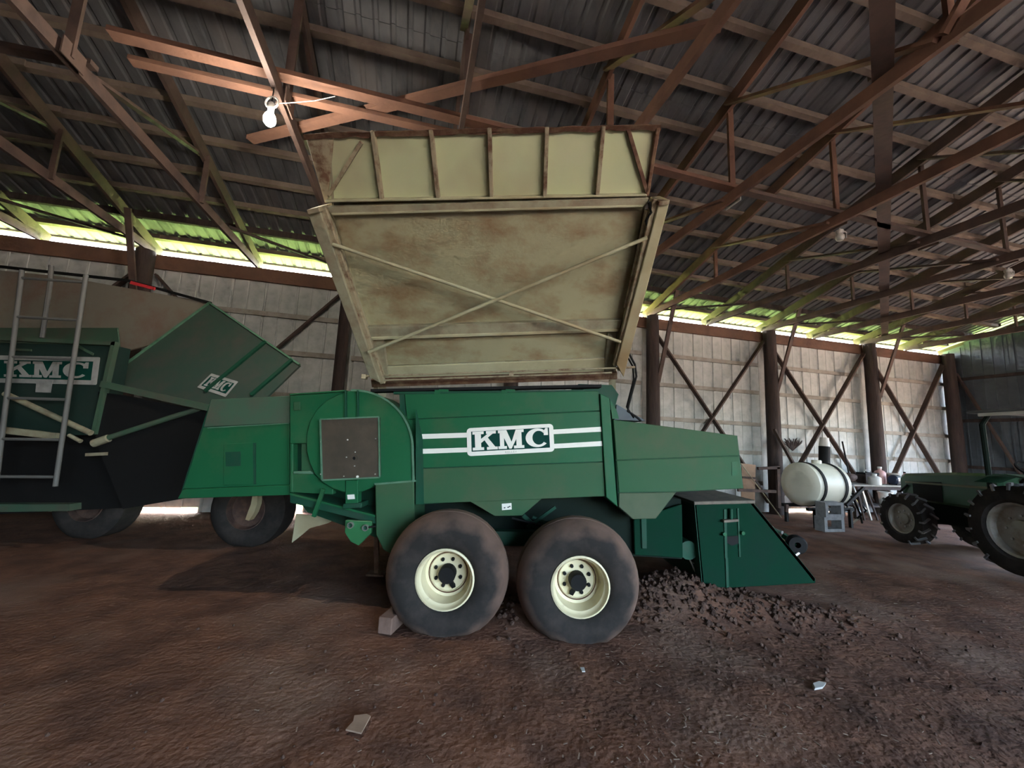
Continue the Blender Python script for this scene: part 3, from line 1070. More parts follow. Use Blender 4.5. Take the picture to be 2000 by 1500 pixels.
# trailing trough under the fan housing, with strut, hydraulics plate and jack
b = MB()
b.prism([P(x, y, YS + .05) for x, y in ((566, 962), (735, 1006), (735, 1024), (566, 982))], (0, .30, 0))
b.build('trough', GK, cb, bevel=.006)
b = MB()
b.prism([P(x, y, YS + .02) for x, y in ((566, 963), (732, 1006), (732, 1010), (566, 967))], (0, .05, 0))
b.build('trough_lip', G, cb)
MB().beam(P(632, 955, YS), P(613, 1009, YS), .03, .035).build('strut', G, cb)
MB().prism([P(x, y, YS + .6) for x, y in ((566, 955), (735, 940), (735, 1050), (600, 1000))], (0, .9, 0)).build('rear_underbody', GK, cb)
plate('valve_plate', [(674, 1016), (726, 1018), (724, 1042), (700, 1066), (684, 1058), (673, 1040)], YS - .02, .05, M['green_bright'], cb)
for x, y in ((686, 1025), (715, 1030)):
    MB().lathe([(.022, 0), (.03, 0), (.03, -.03), (.022, -.03)], P(x, y, YS - .02), (0, 1, 0), 16, closed=True).build('hose_coupler', M['steel'], cb, smooth=True)
    MB().lathe([(.0, -.005), (.023, -.005)], P(x, y, YS - .02), (0, 1, 0), 12).build('coupler_core', GK, cb)
MB().tube([P(720, 1030, YS - .04), P(734, 1028, YS - .04)], .008, 8).build('fitting', M['black'], cb)
jp = PZ(737, 1122, .0)
MB().beam(P(735, 1020, jp.y - .02), Vector((jp.x, jp.y - .02, .02)), .05, .05).build('jack_leg', M['rust'], cb)
MB().box((jp.x, jp.y - .02, .018), .2, .16, .02).build('jack_foot', M['rust'], cb)
# cream splash guard hanging below
b = MB()
b.prism([P(x, y, 4.75) for x, y in ((578, 1004), (622, 1008), (664, 1010), (640, 1022), (604, 1032), (588, 1046), (570, 1060))], (0, .02, 0))
b.build('splash_guard', M['beige'], cb)

# ------------------------------------------------------------------ raised basket
A0 = P(967, 745, 4.6)
A1 = P(960, 393, 3.4)
A2 = P(940, 252, 3.0)
es = (A1 - A0); es.x = 0; es.normalize()
NB = Vector((0, -es.z, es.y)).normalized()
if NB.y > 0: NB = -NB
es2 = (A2 - A1); es2.x = 0; es2.normalize()
N2 = Vector((0, -es2.z, es2.y)).normalized()
if N2.y > 0: N2 = -N2


def onb(x, y, off=0.):
    return PP(x, y, A0 + NB * off, NB)


def on2(x, y, off=0.):
    return PP(x, y, A1 + N2 * off, N2)


def bplate(name, pix, off, thick, m_, parent, on=onb, nv=None, bevel=.006):
    nv = nv or NB
    return MB().prism([on(x, y, off) for x, y in pix], -nv * thick).build(name, m_, parent, bevel=bevel)


bk = empty('basket', A0, cb)
tag(bk, 'raised cream basket with rust stains, ribs and crossed pipes')
bplate('floor_panel', [(648, 414), (1262, 400), (1216, 626), (714, 640)], 0, .03, M['beige_rust'], bk)
bplate('cross_beam', [(634, 404), (1268, 386), (1262, 401), (646, 417)], .08, .10, M['beige_dark'], bk)
bplate('cross_beam_edge', [(646, 416), (1260, 400), (1258, 405), (648, 421)], .09, .03, M['beige'], bk)
bplate('cross_beam', [(716, 639), (1216, 625), (1211, 643), (719, 660)], .06, .09, M['beige_dark'], bk)
bplate('cross_beam_edge', [(718, 659), (1210, 642), (1209, 648), (720, 665)], .07, .04, M['beige'], bk)
bplate('lower_panel', [(735, 664), (1200, 648), (1186, 698.5), (752, 714.5)], -.02, .03, M['beige_rust'], bk)
bplate('lower_panel', [(752, 716.5), (1186, 700.5), (1182, 728), (756, 742)], .0, .03, M['beige'], bk)
bplate('side_strip', [(728, 664), (750, 664), (760, 744), (740, 750)], .01, .04, M['beige_dark'], bk)
bplate('side_strip', [(1187, 648), (1204, 648), (1200, 728), (1180, 730)], .01, .04, M['beige_dark'], bk)
bplate('sill_beam', [(724, 742), (1206, 728), (1206, 741), (726, 757)], .04, .12, M['rust'], bk)
for (a, b_) in (((710, 735), (1222, 718)), ((740, 743), (1195, 728))):
    MB().tube([onb(*a, .16), onb(*b_, .16)], .010, 8).build('latch_rod', M['rust_pale'], bk)
for x, y in ((999, 731), (712, 736), (1212, 719)):
    MB().box(onb(x, y, .15), .05, .06, .05).build('rod_bracket', M['rust_pale'], bk)
# side rails: channels standing proud of the floor
for side in ('l', 'r'):
    if side == 'l':
        web = [(598, 410), (622, 404), (742, 748), (722, 738)]
        fl_ = [(622, 404), (634, 400), (752, 750), (742, 750)]
    else:
        web = [(1288, 392), (1309, 390), (1218, 737), (1204, 712)]
        fl_ = [(1276, 388), (1288, 391), (1205, 715), (1198, 716)]
    bplate('side_rail', web, .20, .24, M['beige_dark'] if side == 'l' else M['beige'], bk)
    bplate('rail_flange', fl_, .17, .05, M['rust_pale'], bk)
    bplate('rail_cap', [web[0], web[1], lerp(web[1], web[2], .03), lerp(web[0], web[3], .03)], .24, .30, M['rust_pale'], bk)
# lift cylinders and hoses lying inside the rails
MB().tube([onb(640, 420, .10), onb(668, 520, .10), onb(700, 610, .10)], .022, 10).build('lift_cylinder', M['rust_pale'], bk, smooth=True)
MB().tube([onb(1264, 410, .10), onb(1245, 500, .10), onb(1222, 600, .10)], .022, 10).build('lift_cylinder', M['rust_pale'], bk, smooth=True)
MB().tube([onb(1268, 395, .15), onb(1272, 415, .16), onb(1262, 432, .15), onb(1268, 452, .15), onb(1258, 470, .15), onb(1252, 520, .14)], .014, 8).build('hose', M['black'], bk, smooth=True)
MB().tube([onb(633, 408, .15), onb(634, 430, .16), onb(650, 452, .15), onb(655, 480, .15), onb(668, 520, .14)], .018, 8).build('hose', M['rust_pale'], bk, smooth=True)
# crossed pipes
MB().tube([onb(650, 477, .20), onb(1212, 668, .20)], .017, 10).build('cross_pipe', M['beige'], bk, smooth=True)
MB().tube([onb(1264, 464, .24), onb(720, 688, .24)], .017, 10).build('cross_pipe', M['beige'], bk, smooth=True)
# upper ribbed panel
bplate('upper_panel', [(640, 262), (1284, 247), (1262, 384), (640, 396)], 0, .02, M['sage'], bk, on2, N2)
bplate('corner_flap', [(596, 266), (652, 262), (640, 392), (634, 397)], .015, .02, M['rust_pale'], bk, on2, N2)
for (a, b_) in (((728, 255), (746, 390)), ((842, 253), (856, 389)), ((956, 250), (960, 387)), ((1068, 248), (1064, 385)), ((1178, 246), (1166, 384))):
    p, q = on2(*a, .03), on2(*b_, .03)
    b = MB()
    b.beam(p, q, .035, .05, N2)
    b.build('rib', M['rust_pale'], bk, bevel=.004)
bplate('ledge', [(634, 391), (1264, 379.5), (1264, 384), (634, 396)], .06, .08, M['beige'], bk, on2, N2)
# wavy rusted top lip
b = MB()
lip_t, lip_b = [], []
for i in range(49):
    s = i / 48
    x = 592 + (1291 - 592) * s
    yt = 260 + (243 - 260) * s + 2.2 * math.sin(i * 1.35) * noise.noise(Vector((i * .21, 3.3, 0))) * 2
    if i < 4: yt += (4 - i) * .8
    lip_t.append(on2(x, yt, .05))
    lip_b.append(on2(x + (2 if i < 3 else 0), yt + 11 + 4 * noise.noise(Vector((i * .5, 8.1, 0))), .03))
b.prism(lip_t + lip_b[::-1], -N2 * .03)
b.build('top_lip', M['rust'], bk)
MB().beam(on2(642, 381, .02), on2(706, 278, .02), .03, .03, N2).build('corner_brace', M['rust_pale'], bk)
MB().beam(on2(1226, 250, .02), on2(1264, 376, .02), .03, .03, N2).build('corner_brace', M['rust'], bk)
bplate('end_edge', [(1282, 246), (1291, 244), (1268, 384), (1261, 384)], .04, .05, M['rust'], bk, on2, N2)
# body of the basket behind the panels
dpt = .62
lb, rb_ = onb(735, 745), onb(1200, 736)
lt, rt_ = onb(648, 404), onb(1262, 390)
l2, r2 = on2(640, 262), on2(1284, 247)
for nm, tri in (('side_wall', (lb, lt, l2)), ('side_wall', (rb_, rt_, r2))):
    back = [p - NB * dpt for p in tri]
    sgn = 1 if nm and tri[0].x < 0 else -1
    MB().prism([tri[0], tri[1], tri[2], back[2], back[1], back[0]], (.02 * sgn, 0, 0)).build(nm, M['beige_dark'], bk)
MB().prism([lb - NB * dpt, rb_ - NB * dpt, r2 - NB * dpt, l2 - NB * dpt], -NB * .02).build('back_wall', M['beige_dark'], bk)
# lift arms down to the body
for x in (742, 1196):
    MB().beam(onb(x, 738, -.1), P(x, 775, 4.75), .08, .12).build('hinge_post', M['beige_dark'], cb)
# hoses looping down at the right corner
MB().tube([P(1228, 690, 4.4), P(1240, 712, 4.4), P(1243, 735, 4.4), P(1228, 790, 4.4), P(1226, 803, 4.4), P(1240, 812, 4.4), P(1252, 822, 4.4)], .012, 8).build('hose', M['black'], cb, smooth=True)
MB().tube([P(1224, 694, 4.45), P(1236, 716, 4.45), P(1238, 740, 4.45), P(1224, 795, 4.45), P(1238, 816, 4.45)], .010, 8).build('hose', M['black'], cb, smooth=True)
MB().tube([onb(1200, 719, .16), onb(1240, 717, .16)], .012, 8).build('latch_pin', M['rust_pale'], bk)
#--PART3--
# ------------------------------------------------------------------ second combine at the left, in the dark
c2 = thing('peanut_combine', (-4.9, 5.8, 0), 'dark shadowed green combine at the far left with ladder and tilted hood', 'combine')
YN = 5.25
plate('front_panel', [(-60, 668), (222, 674), (190, 850), (-60, 850)], YN, .25, M['shaded_panel'], c2)
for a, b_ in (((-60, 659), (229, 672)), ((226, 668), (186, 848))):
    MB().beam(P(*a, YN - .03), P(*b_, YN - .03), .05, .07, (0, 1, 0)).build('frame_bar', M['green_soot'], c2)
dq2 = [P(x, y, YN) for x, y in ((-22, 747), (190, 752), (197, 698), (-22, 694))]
d2 = round_frame(dq2, (0, -.012, 0), .006, .055, (.16, .16), (.015, .05)).build('decal', M['white_shaded'], c2)
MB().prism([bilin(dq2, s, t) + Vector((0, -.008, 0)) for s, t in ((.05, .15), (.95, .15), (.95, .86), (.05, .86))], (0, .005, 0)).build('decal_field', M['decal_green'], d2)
letters(d2, dq2, (0, -.014, 0), M['white_shaded'], 'KMC', (.15, .22, .92, .80), .004)
plate('sticker', [(71, 742), (103, 743), (99, 767), (69, 766)], YN - .018, .004, M['white_shaded'], c2, 0)
plate('upper_slat', [(20, 680), (60, 682), (60, 686), (20, 684)], YN - .02, .015, M['green_soot'], c2, 0)
# lower mass of the machine
MB().prism([P(x, y, YN + .25) for x, y in ((-120, 845), (190, 848), (420, 790), (430, 960), (240, 992), (-120, 1010))], (0, 1.2, 0)).build('body', M['black'], c2)  # black in place of green: shade on the body put into the colour
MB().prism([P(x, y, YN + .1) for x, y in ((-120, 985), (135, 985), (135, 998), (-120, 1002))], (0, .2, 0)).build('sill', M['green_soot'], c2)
MB().beam(P(240, 975, YN + .1), P(345, 965, YN + .1), .05, .03).build('sill_bar', M['green_soot'], c2)
# tilted hood with ribs and decal
HA, HB, HD = P(410, 592, 6.1), P(586, 713, 5.55), P(200, 746, 5.65)
HC = HB + HD - HA
hn = (HB - HA).cross(HD - HA).normalized()
if hn.y > 0: hn = -hn
hood = MB().prism([PP(x, y, HA, hn) for x, y in ((410, 592), (586, 713), (500, 796), (420, 797), (200, 746))], -hn * .03).build('hood_panel', M['hood_green'], c2)
for s in (.655, .93):
    MB().beam(HA + (HB - HA) * s + hn * .02, HD + (HC - HD) * s + (HA - HD) * (.42 if s < .8 else .60) + hn * .02, .05, .03, hn).build('hood_rib', GK, c2)
MB().beam(HA + hn * .01, HB + hn * .01, .025, .03, hn).build('hood_edge', M['green_edge'], c2)
MB().beam(HA + hn * .01, HD + hn * .01, .025, .03, hn).build('hood_edge', M['green_edge'], c2)
q0 = [PP(x, y, HA, hn) for x, y in ((386, 757), (441, 776), (466, 746), (414, 730))]
d3 = round_frame(q0, hn * .012, .006, .06, (.16, .16), (.02, .05)).build('decal', M['white_shaded'], c2)
letters(d3, q0, hn * .014, M['white_shaded'], 'KMC', (.12, .22, .9, .80), .004)
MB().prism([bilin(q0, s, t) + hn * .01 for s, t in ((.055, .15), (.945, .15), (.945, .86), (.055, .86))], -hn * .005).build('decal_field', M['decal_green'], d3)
MB().prism([P(x, y, YN - .02) for x, y in ((192, 765), (420, 806), (440, 960), (240, 994), (186, 860))], (0, .25, 0)).build('lower_panel', M['black'], c2)  # black carries the same shade as the body in its colour
# side of hood and cross bar
MB().beam(P(200, 750, YN - .05), P(424, 800, YN - .1), .06, .08).build('rim_bar', M['green_soot'], c2)
MB().tube([P(190, 862, YN - .05), P(345, 812, YN - .05), P(400, 795, YN)], .035, 10).build('lift_pipe', M['green_soot'], c2, smooth=True)
MB().tube([P(183, 866, YN - .06), P(212, 856, YN - .06)], .05, 12).build('pipe_sleeve', M['beige_dark'], c2, smooth=True)
MB().beam(P(170, 888, YN), P(214, 886, YN), .05, .04).build('stub_bar', M['beige_dark'], c2)
MB().beam(P(214, 886, YN), P(400, 876, YN + .1), .04, .03).build('stub_bar', GK, c2)
# raised cream lid panel behind, with red reflector on its rim
lidY = 6.35
MB().prism([P(x, y, lidY) for x, y in ((-80, 520), (120, 540), (405, 590), (300, 672), (225, 690), (-80, 690))], (0, .04, 0)).build('lid_panel', M['lid_cream'], c2)
MB().beam(P(-80, 512, lidY - .03), P(250, 548, lidY - .03), .04, .04).build('lid_rim', M['black'], c2)
MB().beam(P(250, 548, lidY - .03), P(412, 592, lidY - .03), .04, .04).build('lid_rim', M['black'], c2)
MB().beam(P(256, 552, lidY - .08), P(302, 564, lidY - .08), .03, .05).build('reflector', M['red'], c2)
plate('lid_skirt', [(-80, 640), (230, 640), (235, 690), (-80, 690)], lidY - .06, .02, M['green_soot'], c2)
# cream pipes across the front
MB().tube([P(10, 769, YN - .12), P(178, 846, YN - .12)], .035, 10).build('hand_pipe', M['beige_dark'], c2, smooth=True)
MB().tube([P(135, 850, YN - .1), P(158, 862, YN - .1)], .025, 10).build('hand_pipe', M['beige_dark'], c2, smooth=True)
MB().beam(P(-60, 832, YN - .1), P(112, 852, YN - .1), .05, .08).build('step_board', M['beige_dark'], c2)
plate('side_brace', [(150, 672), (182, 690), (180, 694), (150, 678)], YN - .02, .015, M['green_soot'], c2, 0)
# ladder, part of the machine
YL = 5.02
lad = empty('ladder', P(60, 950, YL), c2)
ra = lambda t: lerp((168, 537), (108, 950), t)
la = lambda t: lerp((43, 528), (-8, 950), t)
MB().tube([P(*ra(0), YL), P(*ra(1), YL)], .026, 10).build('rail', M['ladder'], lad, smooth=True)
MB().tube([P(*la(0), YL), P(*la(1), YL)], .026, 10).build('rail', M['ladder'], lad, smooth=True)
for t in (.035, .215, .40, .59, .78, .955):
    MB().tube([P(*la(t), YL), P(*ra(t), YL)], .018, 8).build('rung', M['ladder'], lad, smooth=True)
MB().tube([P(100, 519, YL + .4), P(98, 552, YL + .4), P(82, 660, YL + .4)], .028, 8).build('grab_post', M['ladder'], c2, smooth=True)
# wheels of the second combine
b = MB()
wc = Vector((-3.62, 5.75, .49))
for wc in (Vector((-3.62, 5.95, .50)), Vector((-5.9, 6.0, .50))):
    w2 = empty('wheel', wc, c2)
    b = MB()
    flat_tire(b, wc, Vector((0, -1, 0)), [(.27, .20), (.36, .235), (.46, .21), (.52, .15), (.53, 0), (.52, -.15), (.46, -.21), (.36, -.235), (.27, -.20)], 36, .005)
    b.build('tire', M['rubber'], w2, smooth=True)
    MB().lathe([(.275, .20), (.26, .205), (.24, .12), (.10, .10), (0, .10)], wc, (0, -1, 0), 28).build('rim', M['rust_dark'], w2, smooth=True)
# cream guard strap in front of the near wheel
b = MB()
pts = [P(x, y, 5.3) for x, y in ((503, 968), (502, 985), (496, 1002), (486, 1017), (479, 1015), (484, 1000), (490, 985), (493, 968))]
b.prism(pts, (0, .10, 0))
b.build('wheel_guard', M['beige'], c2)

# ------------------------------------------------------------------ tractor at the right
tr = thing('tractor', (8.15, 6.6, 0), 'dark green tractor with canopy parked nose to the back wall', 'tractor')
TF = Vector((.05, 1, 0)).normalized()
TLf = Vector((-1, .05, 0)).normalized()
TO = Vector((8.15, 5.85, 0))


def TT(f, l, z):
    return TO + TF * f + TLf * l + Vector((0, 0, z))


TG = M['tractor_green']
tax = (TF, TLf, Vector((0, 0, 1)))
side = [(.62, .80), (2.30, .80), (2.42, .95), (2.42, 1.22), (2.30, 1.30), (1.3, 1.40), (.62, 1.43)]
b = MB().prism([TT(f, .31, z) for f, z in side], -TLf * .62).build('hood', TG, tr, bevel=.05)
for l in (.315, -.315):
    MB().prism([TT(f, l, z) for f, z in ((1.55, .84), (2.1, .84), (2.1, 1.16), (1.55, 1.2))], TLf * (.012 if l > 0 else -.012)).build('side_screen', M['black'], tr)
    MB().prism([TT(f, l, z) for f, z in ((.75, 1.17), (2.25, 1.12), (2.25, 1.15), (.75, 1.21))], TLf * (.014 if l > 0 else -.014)).build('trim_strip', M['yellow_dull'], tr)
MB().box(TT(2.43, 0, 1.05), .03, .44, .32, tax).build('grille', M['black'], tr)
for l in (.16, -.16):
    MB().lathe([(0, .03), (.05, .03), (.055, 0)], TT(2.42, l, 1.12), TF, 14).build('headlight', M['steel'], tr, smooth=True)
MB().box(TT(1.45, 0, .64), 1.9, .42, .40, tax).build('engine', M['black_green'], tr, bevel=.03)
MB().box(TT(.05, 0, .68), 1.1, .46, .46, tax).build('transmission', M['black_green'], tr, bevel=.04)
MB().beam(TT(1.9, .62, .47), TT(1.9, -.62, .47), .12, .12).build('front_axle', M['black'], tr)
MB().beam(TT(0, .6, .66), TT(0, -.6, .66), .18, .18).build('rear_axle', M['black'], tr)
MB().beam(TT(2.35, .3, .60), TT(2.35, -.3, .60), .12, .22).build('front_weight', M['black'], tr)
MB().tube([TT(2.2, .33, 1.08), TT(2.38, .36, .9), TT(2.30, .36, .6)], .02, 8).build('hose', M['black'], tr)


def tractor_wheel(c, R, wd, outer, lugs):
    w = empty('wheel', c, tr)
    ax = TLf * outer
    h = wd / 2
    b = MB()
    flat_tire(b, c, ax, [(R * .56, h * .75), (R * .62, h), (R * .80, h * 1.05), (R * .91, h * .95), (R * .93, 0), (R * .91, -h * .95), (R * .80, -h * 1.05), (R * .62, -h), (R * .56, -h * .75)], 36, .005)
    b.build('tire', M['rubber'], w, smooth=True)
    s0 = Vector((0, 0, 1))
    q0_ = ax.cross(s0)
    for i in range(lugs):
        for sd in (1, -1):
            an = 2 * math.pi * (i + (.5 if sd < 0 else 0)) / lugs
            an2 = an + .5 / lugs * 2 * math.pi * .9
            r1 = s0 * math.cos(an) + q0_ * math.sin(an)
            r2_ = s0 * math.cos(an2) + q0_ * math.sin(an2)
            pa, pb = c + r1 * R * .945 + ax * sd * h * .95, c + r2_ * R * .955 + ax * sd * .02
            if min(pa.z, pb.z) < .03: continue
            lg = MB()
            lg.beam(pa, pb, R * .055, R * .07, r1)
            lg.beam(c + r1 * R * .955 + ax * sd * h * .99, c + r1 * R * .82 + ax * sd * h * 1.05, .03, R * .05, ax)
            lg.build('lug', M['lug'], w)
    MB().lathe([(R * .57, h * .76), (R * .56, h * .82), (R * .52, h * .72), (R * .49, h * .3), (R * .40, h * .22), (R * .22, h * .30), (R * .20, h * .5), (0, h * .52)], c, ax, 28).build('rim', M['rim_silver'], w, smooth=True)
    for i in range(8):
        an = i * math.pi / 4
        MB().lathe([(.018, h * .28), (.018, h * .38), (0, h * .38)], c + (s0 * math.cos(an) + q0_ * math.sin(an)) * R * .30, ax, 6).build('bolt', M['steel'], w)


for o in (1, -1):
    tractor_wheel(TT(0, o * .70, .665), .68, .36, o, 18)
    tractor_wheel(TT(1.9, o * .66, .475), .485, .27, o, 16)
    # fender
    b = MB()
    pts = []
    for i in range(10):
        an = math.radians(-35 + i * 17)
        pts.append((.78 * math.sin(an) * -1 + .0, .665 + .78 * math.cos(an)))
    for p, q in zip(pts, pts[1:]):
        b.beam(TT(p[0], o * .70, p[1]), TT(q[0], o * .70, q[1]), .40, .02, (0, 0, 1) if abs(p[0] - q[0]) > abs(p[1] - q[1]) else TF)
    b.build('fender', TG, tr)
    # canopy posts
    for f in (.53, -.35):
        MB().tube([TT(f, o * .56, .85), TT(f + .02, o * .56, 2.2), TT(f - .06 if f > 0 else f + .06, o * .52, 2.38)], .035, 8).build('canopy_post', M['black_green'], tr, smooth=True)
MB().box(TT(.05, 0, 2.41), 1.35, 1.25, .05, tax).build('canopy', M['canopy'], tr, bevel=.02)
MB().box(TT(.05, .60, 2.36), 1.0, .03, .05, tax).build('canopy_rail', M['steel'], tr)
MB().box(TT(-.15, 0, 1.02), .46, .48, .12, tax).build('seat', M['black'], tr, bevel=.03)
MB().box(TT(-.40, 0, 1.28), .10, .46, .42, tax).build('backrest', M['black'], tr, bevel=.03)
MB().tube([TT(.62, 0, 1.3), TT(.45, 0, 1.5)], .025, 8).build('steering_column', M['black'], tr)
MB().lathe([(.18, -.012), (.205, -.012), (.205, .012), (.18, .012)], TT(.44, 0, 1.51), (TT(.44, 0, 1.51) - TT(.62, 0, 1.3)), 24, closed=True).build('steering_wheel', M['black'], tr)
MB().box(TT(.3, 0, .78), .7, .95, .05, tax).build('platform', M['black_green'], tr)
MB().tube([TT(-.25, .62, 1.42), TT(-.25, .62, 1.60)], .015, 8).build('lamp_stalk', M['black'], tr)
MB().lathe([(0, -.03), (.045, -.03), (.045, .03), (0, .03)], TT(-.25, .62, 1.63), TLf, 14).build('marker_lamp', M['red_lamp'], tr, smooth=True)

# ------------------------------------------------------------------ sprayer with white tank
tc_ = P(1560, 945, 9.35)
sp = thing('sprayer', (tc_.x + .4, tc_.y + .1, 0), 'sprayer with white cylindrical tank and black straps beyond the green feeder', 'sprayer')
TRr = .485
LEN = .95
b = MB()
b.lathe([(0, -.045), (TRr * .6, -.04), (TRr * .9, -.02), (TRr, .03), (TRr, LEN - .03), (TRr * .9, LEN + .02), (TRr * .6, LEN + .04), (0, LEN + .045)], tc_, AU, 40)
b.build('tank', M['tank'], sp, smooth=True)
for h_ in (.14, .74):
    MB().lathe([(TRr + .002, h_), (TRr + .018, h_), (TRr + .018, h_ + .07), (TRr + .002, h_ + .07)], tc_, AU, 40, closed=True).build('strap', M['black'], sp)
MB().lathe([(.10, TRr - .02), (.10, TRr + .05), (.09, TRr + .07), (0, TRr + .07)], tc_ + AU * .55, (0, 0, 1), 18).build('lid', M['tank'], sp, smooth=True)
zb_ = tc_.z - TRr
for s in (-.3, .3):
    MB().beam(tc_ + AU * -.15 + AV * s - Vector((0, 0, TRr + .03)), tc_ + AU * 1.15 + AV * s - Vector((0, 0, TRr + .03)), .07, .07).build('frame_rail', M['black'], sp)
for u_ in (.0, 1.0):
    for s in (-.35, .35):
        p = tc_ + AU * u_ + AV * s
        MB().beam(Vector((p.x, p.y, zb_ - .02)), Vector((p.x, p.y, .0)), .06, .06, AU).build('leg', M['black'], sp)
# mast frame at the left end
for a, b_ in (((1519, 912), (1521, 992)), ((1480, 915), (1522, 913)), ((1441, 957), (1515, 960)), ((1536, 985), (1536, 1000))):
    MB().beam(P(*a, 8.9), P(*b_, 8.9), .06, .06, (0, 1, 0)).build('mast_bar', M['rust_dark'], sp)
pc = tc_ + AU * 1.2 + Vector((0, 0, -.12))
b = MB()
b.box(pc, .28, .22, .24)
b.build('pump', M['black'], sp, bevel=.03)
for i in range(5):
    q = pc + Vector((random.uniform(-.2, .3), random.uniform(-.2, .1), random.uniform(-.2, .2)))
    MB().tube([pc + Vector((0, 0, .05)), q, q + Vector((random.uniform(-.1, .25), -.1, -.35)), q + Vector((random.uniform(0, .3), 0, -.55))], .022, 8).build('hose', M['black'] if i % 2 else M['steel'], sp, smooth=True)
MB().beam(tc_ + AU * .9 + AV * -.35 - Vector((0, 0, .42)), tc_ + AU * 1.45 + AV * -.35 + Vector((0, 0, -.02)), .05, .06).build('boom_arm', M['black'], sp)
for i in range(3):
    MB().beam(tc_ + AU * (1.3 + i * .16) + AV * -.3 - Vector((0, 0, .0 + .05 * i)), tc_ + AU * (1.45 + i * .2) + AV * -.32 - Vector((0, 0, .75)), .035, .035).build('boom_bar', M['steel'] if i == 1 else M['rust_dark'], sp)

# stacked concrete blocks
bp = PZ(1632, 1040, 0)
for i, lab in enumerate(('lower grey concrete block with a square hole in front of the sprayer', 'upper grey concrete block with a square hole in front of the sprayer')):
    z0 = i * .30
    bl = MB()
    c = Vector((bp.x, bp.y + .15, z0))
    hw = .27 - .02 * i
    for cx, cz, sx, sz in ((0, .03, 2 * hw, .06), (0, .27, 2 * hw, .06), (-hw + .04, .15, .08, .18), (hw - .04, .15, .08, .18)):
        bl.box(c + AU * (cx + i * .03) + Vector((0, 0, cz)), sx, .22, sz, (AU, AV, Vector((0, 0, 1))))
    o = bl.build('concrete_block', M['concrete'], loc=c)
    tag(o, lab, 'block', 'stacked concrete blocks')

# ------------------------------------------------------------------ workbench with clutter along the back wall
tb = thing('workbench', W(12.4, 8.4, 0), 'cluttered wooden workbench against the back wall behind the tractor', 'workbench')
BZ = .86
for i in range(4):
    MB().box(W(12.35, 8.12 + i * .165, BZ - .02), 2.5, .158, .04, (AU, AV, Vector((0, 0, 1)))).build('top_plank', M['wood_dust'], tb)
MB().box(W(12.35, 8.37, BZ - .09), 2.4, .55, .08, (AU, AV, Vector((0, 0, 1)))).build('apron', M['wood_dark'], tb)
for u_ in (11.2, 13.5):
    for v in (8.12, 8.58):
        MB().beam(W(u_, v, BZ - .05), W(u_, v, .0), .08, .08, AU).build('leg', M['wood_dark'], tb)
MB().box(W(12.35, 8.37, .3), 2.3, .5, .04, (AU, AV, Vector((0, 0, 1)))).build('shelf', M['wood_dark'], tb)


def jug(name, u, v, z, r, h, m_, label, cat, cap=None, parts=True):
    o = thing(name, W(u, v, z), label, cat)
    MB().lathe([(0, 0), (r * .95, 0), (r, .02), (r, h * .68), (r * .8, h * .8), (r * .35, h * .88), (r * .33, h), (0, h)], W(u, v, z), (0, 0, 1), 18).build('body', m_, o, smooth=True)
    if cap:
        MB().lathe([(r * .40, h * .97), (r * .40, h * 1.09), (0, h * 1.09)], W(u, v, z), (0, 0, 1), 14).build('cap', cap, o, smooth=True)
    return o


def pail(name, u, v, z, r, h, m_, label):
    o = thing(name, W(u, v, z), label, 'bucket')
    c = W(u, v, z)
    MB().lathe([(0, .01), (r * .82, .01), (r * .82, 0), (r * .98, h), (r * 1.05, h), (r * 1.05, h - .03), (r, h - .03)], c, (0, 0, 1), 20).build('body', m_, o, smooth=True)
    hp_ = [c + AU * (r * 1.0 * math.cos(t)) + Vector((0, 0, h - .04)) - AV * (r * .9 * math.sin(t)) - Vector((0, 0, .10 * math.sin(t))) for t in [i * math.pi / 8 for i in range(9)]]
    MB().tube(hp_, .006, 6).build('handle', M['steel'], o)
    return o


jug('jug', 12.72, 8.52, BZ, .13, .42, M['plastic_pink'], 'tall pink plastic jug standing on the workbench', 'jug', M['plastic_white'])
jug('jug', 11.98, 8.16, BZ, .14, .26, M['plastic_white'], 'squat white plastic jug at the sprayer end of the workbench', 'jug', M['plastic_white'])
jug('bottle', 13.35, 8.33, BZ, .07, .32, M['plastic_pink'], 'small reddish bottle at the tractor end of the workbench', 'bottle', M['black'])
pail('bucket', 13.02, 8.42, BZ, .15, .30, M['wood_dust'], 'tan bucket on the workbench beside the dark motor')
pail('bucket', 12.6, 8.35, .32, .16, .34, M['plastic_white'], 'white bucket on the lower shelf of the workbench')
o = thing('toolbox', W(12.27, 8.52, BZ), 'dark lidded toolbox on the workbench behind the white jug', 'toolbox')
MB().box(W(12.27, 8.52, BZ + .12), .5, .24, .24, BX).build('body', M['wood_dark'], o, bevel=.01)
MB().box(W(12.27, 8.52, BZ + .265), .51, .25, .05, BX).build('lid', M['black'], o, bevel=.01)
MB().tube([W(12.14, 8.52, BZ + .29), W(12.18, 8.52, BZ + .35), W(12.36, 8.52, BZ + .35), W(12.40, 8.52, BZ + .29)], .012, 8).build('handle', M['steel'], o)
o = thing('motor', W(12.75, 8.18, BZ), 'dark round machine motor lying on the workbench below the pink jug', 'motor')
MB().lathe([(0, 0), (.10, 0), (.13, .03), (.13, .22), (.10, .26), (.03, .26), (.03, .34), (0, .34)], W(12.62, 8.18, BZ + .135), AU, 20).build('housing', M['plastic_blue_dark'], o, smooth=True)
MB().box(W(12.75, 8.18, BZ + .022), .2, .2, .04, BX).build('foot', M['black'], o)
for i in range(6):
    MB().lathe([(.128, .05 + i * .025), (.138, .05 + i * .025), (.138, .06 + i * .025), (.128, .06 + i * .025)], W(12.62, 8.18, BZ + .135), AU, 20, closed=True).build('fin', M['steel'], o)
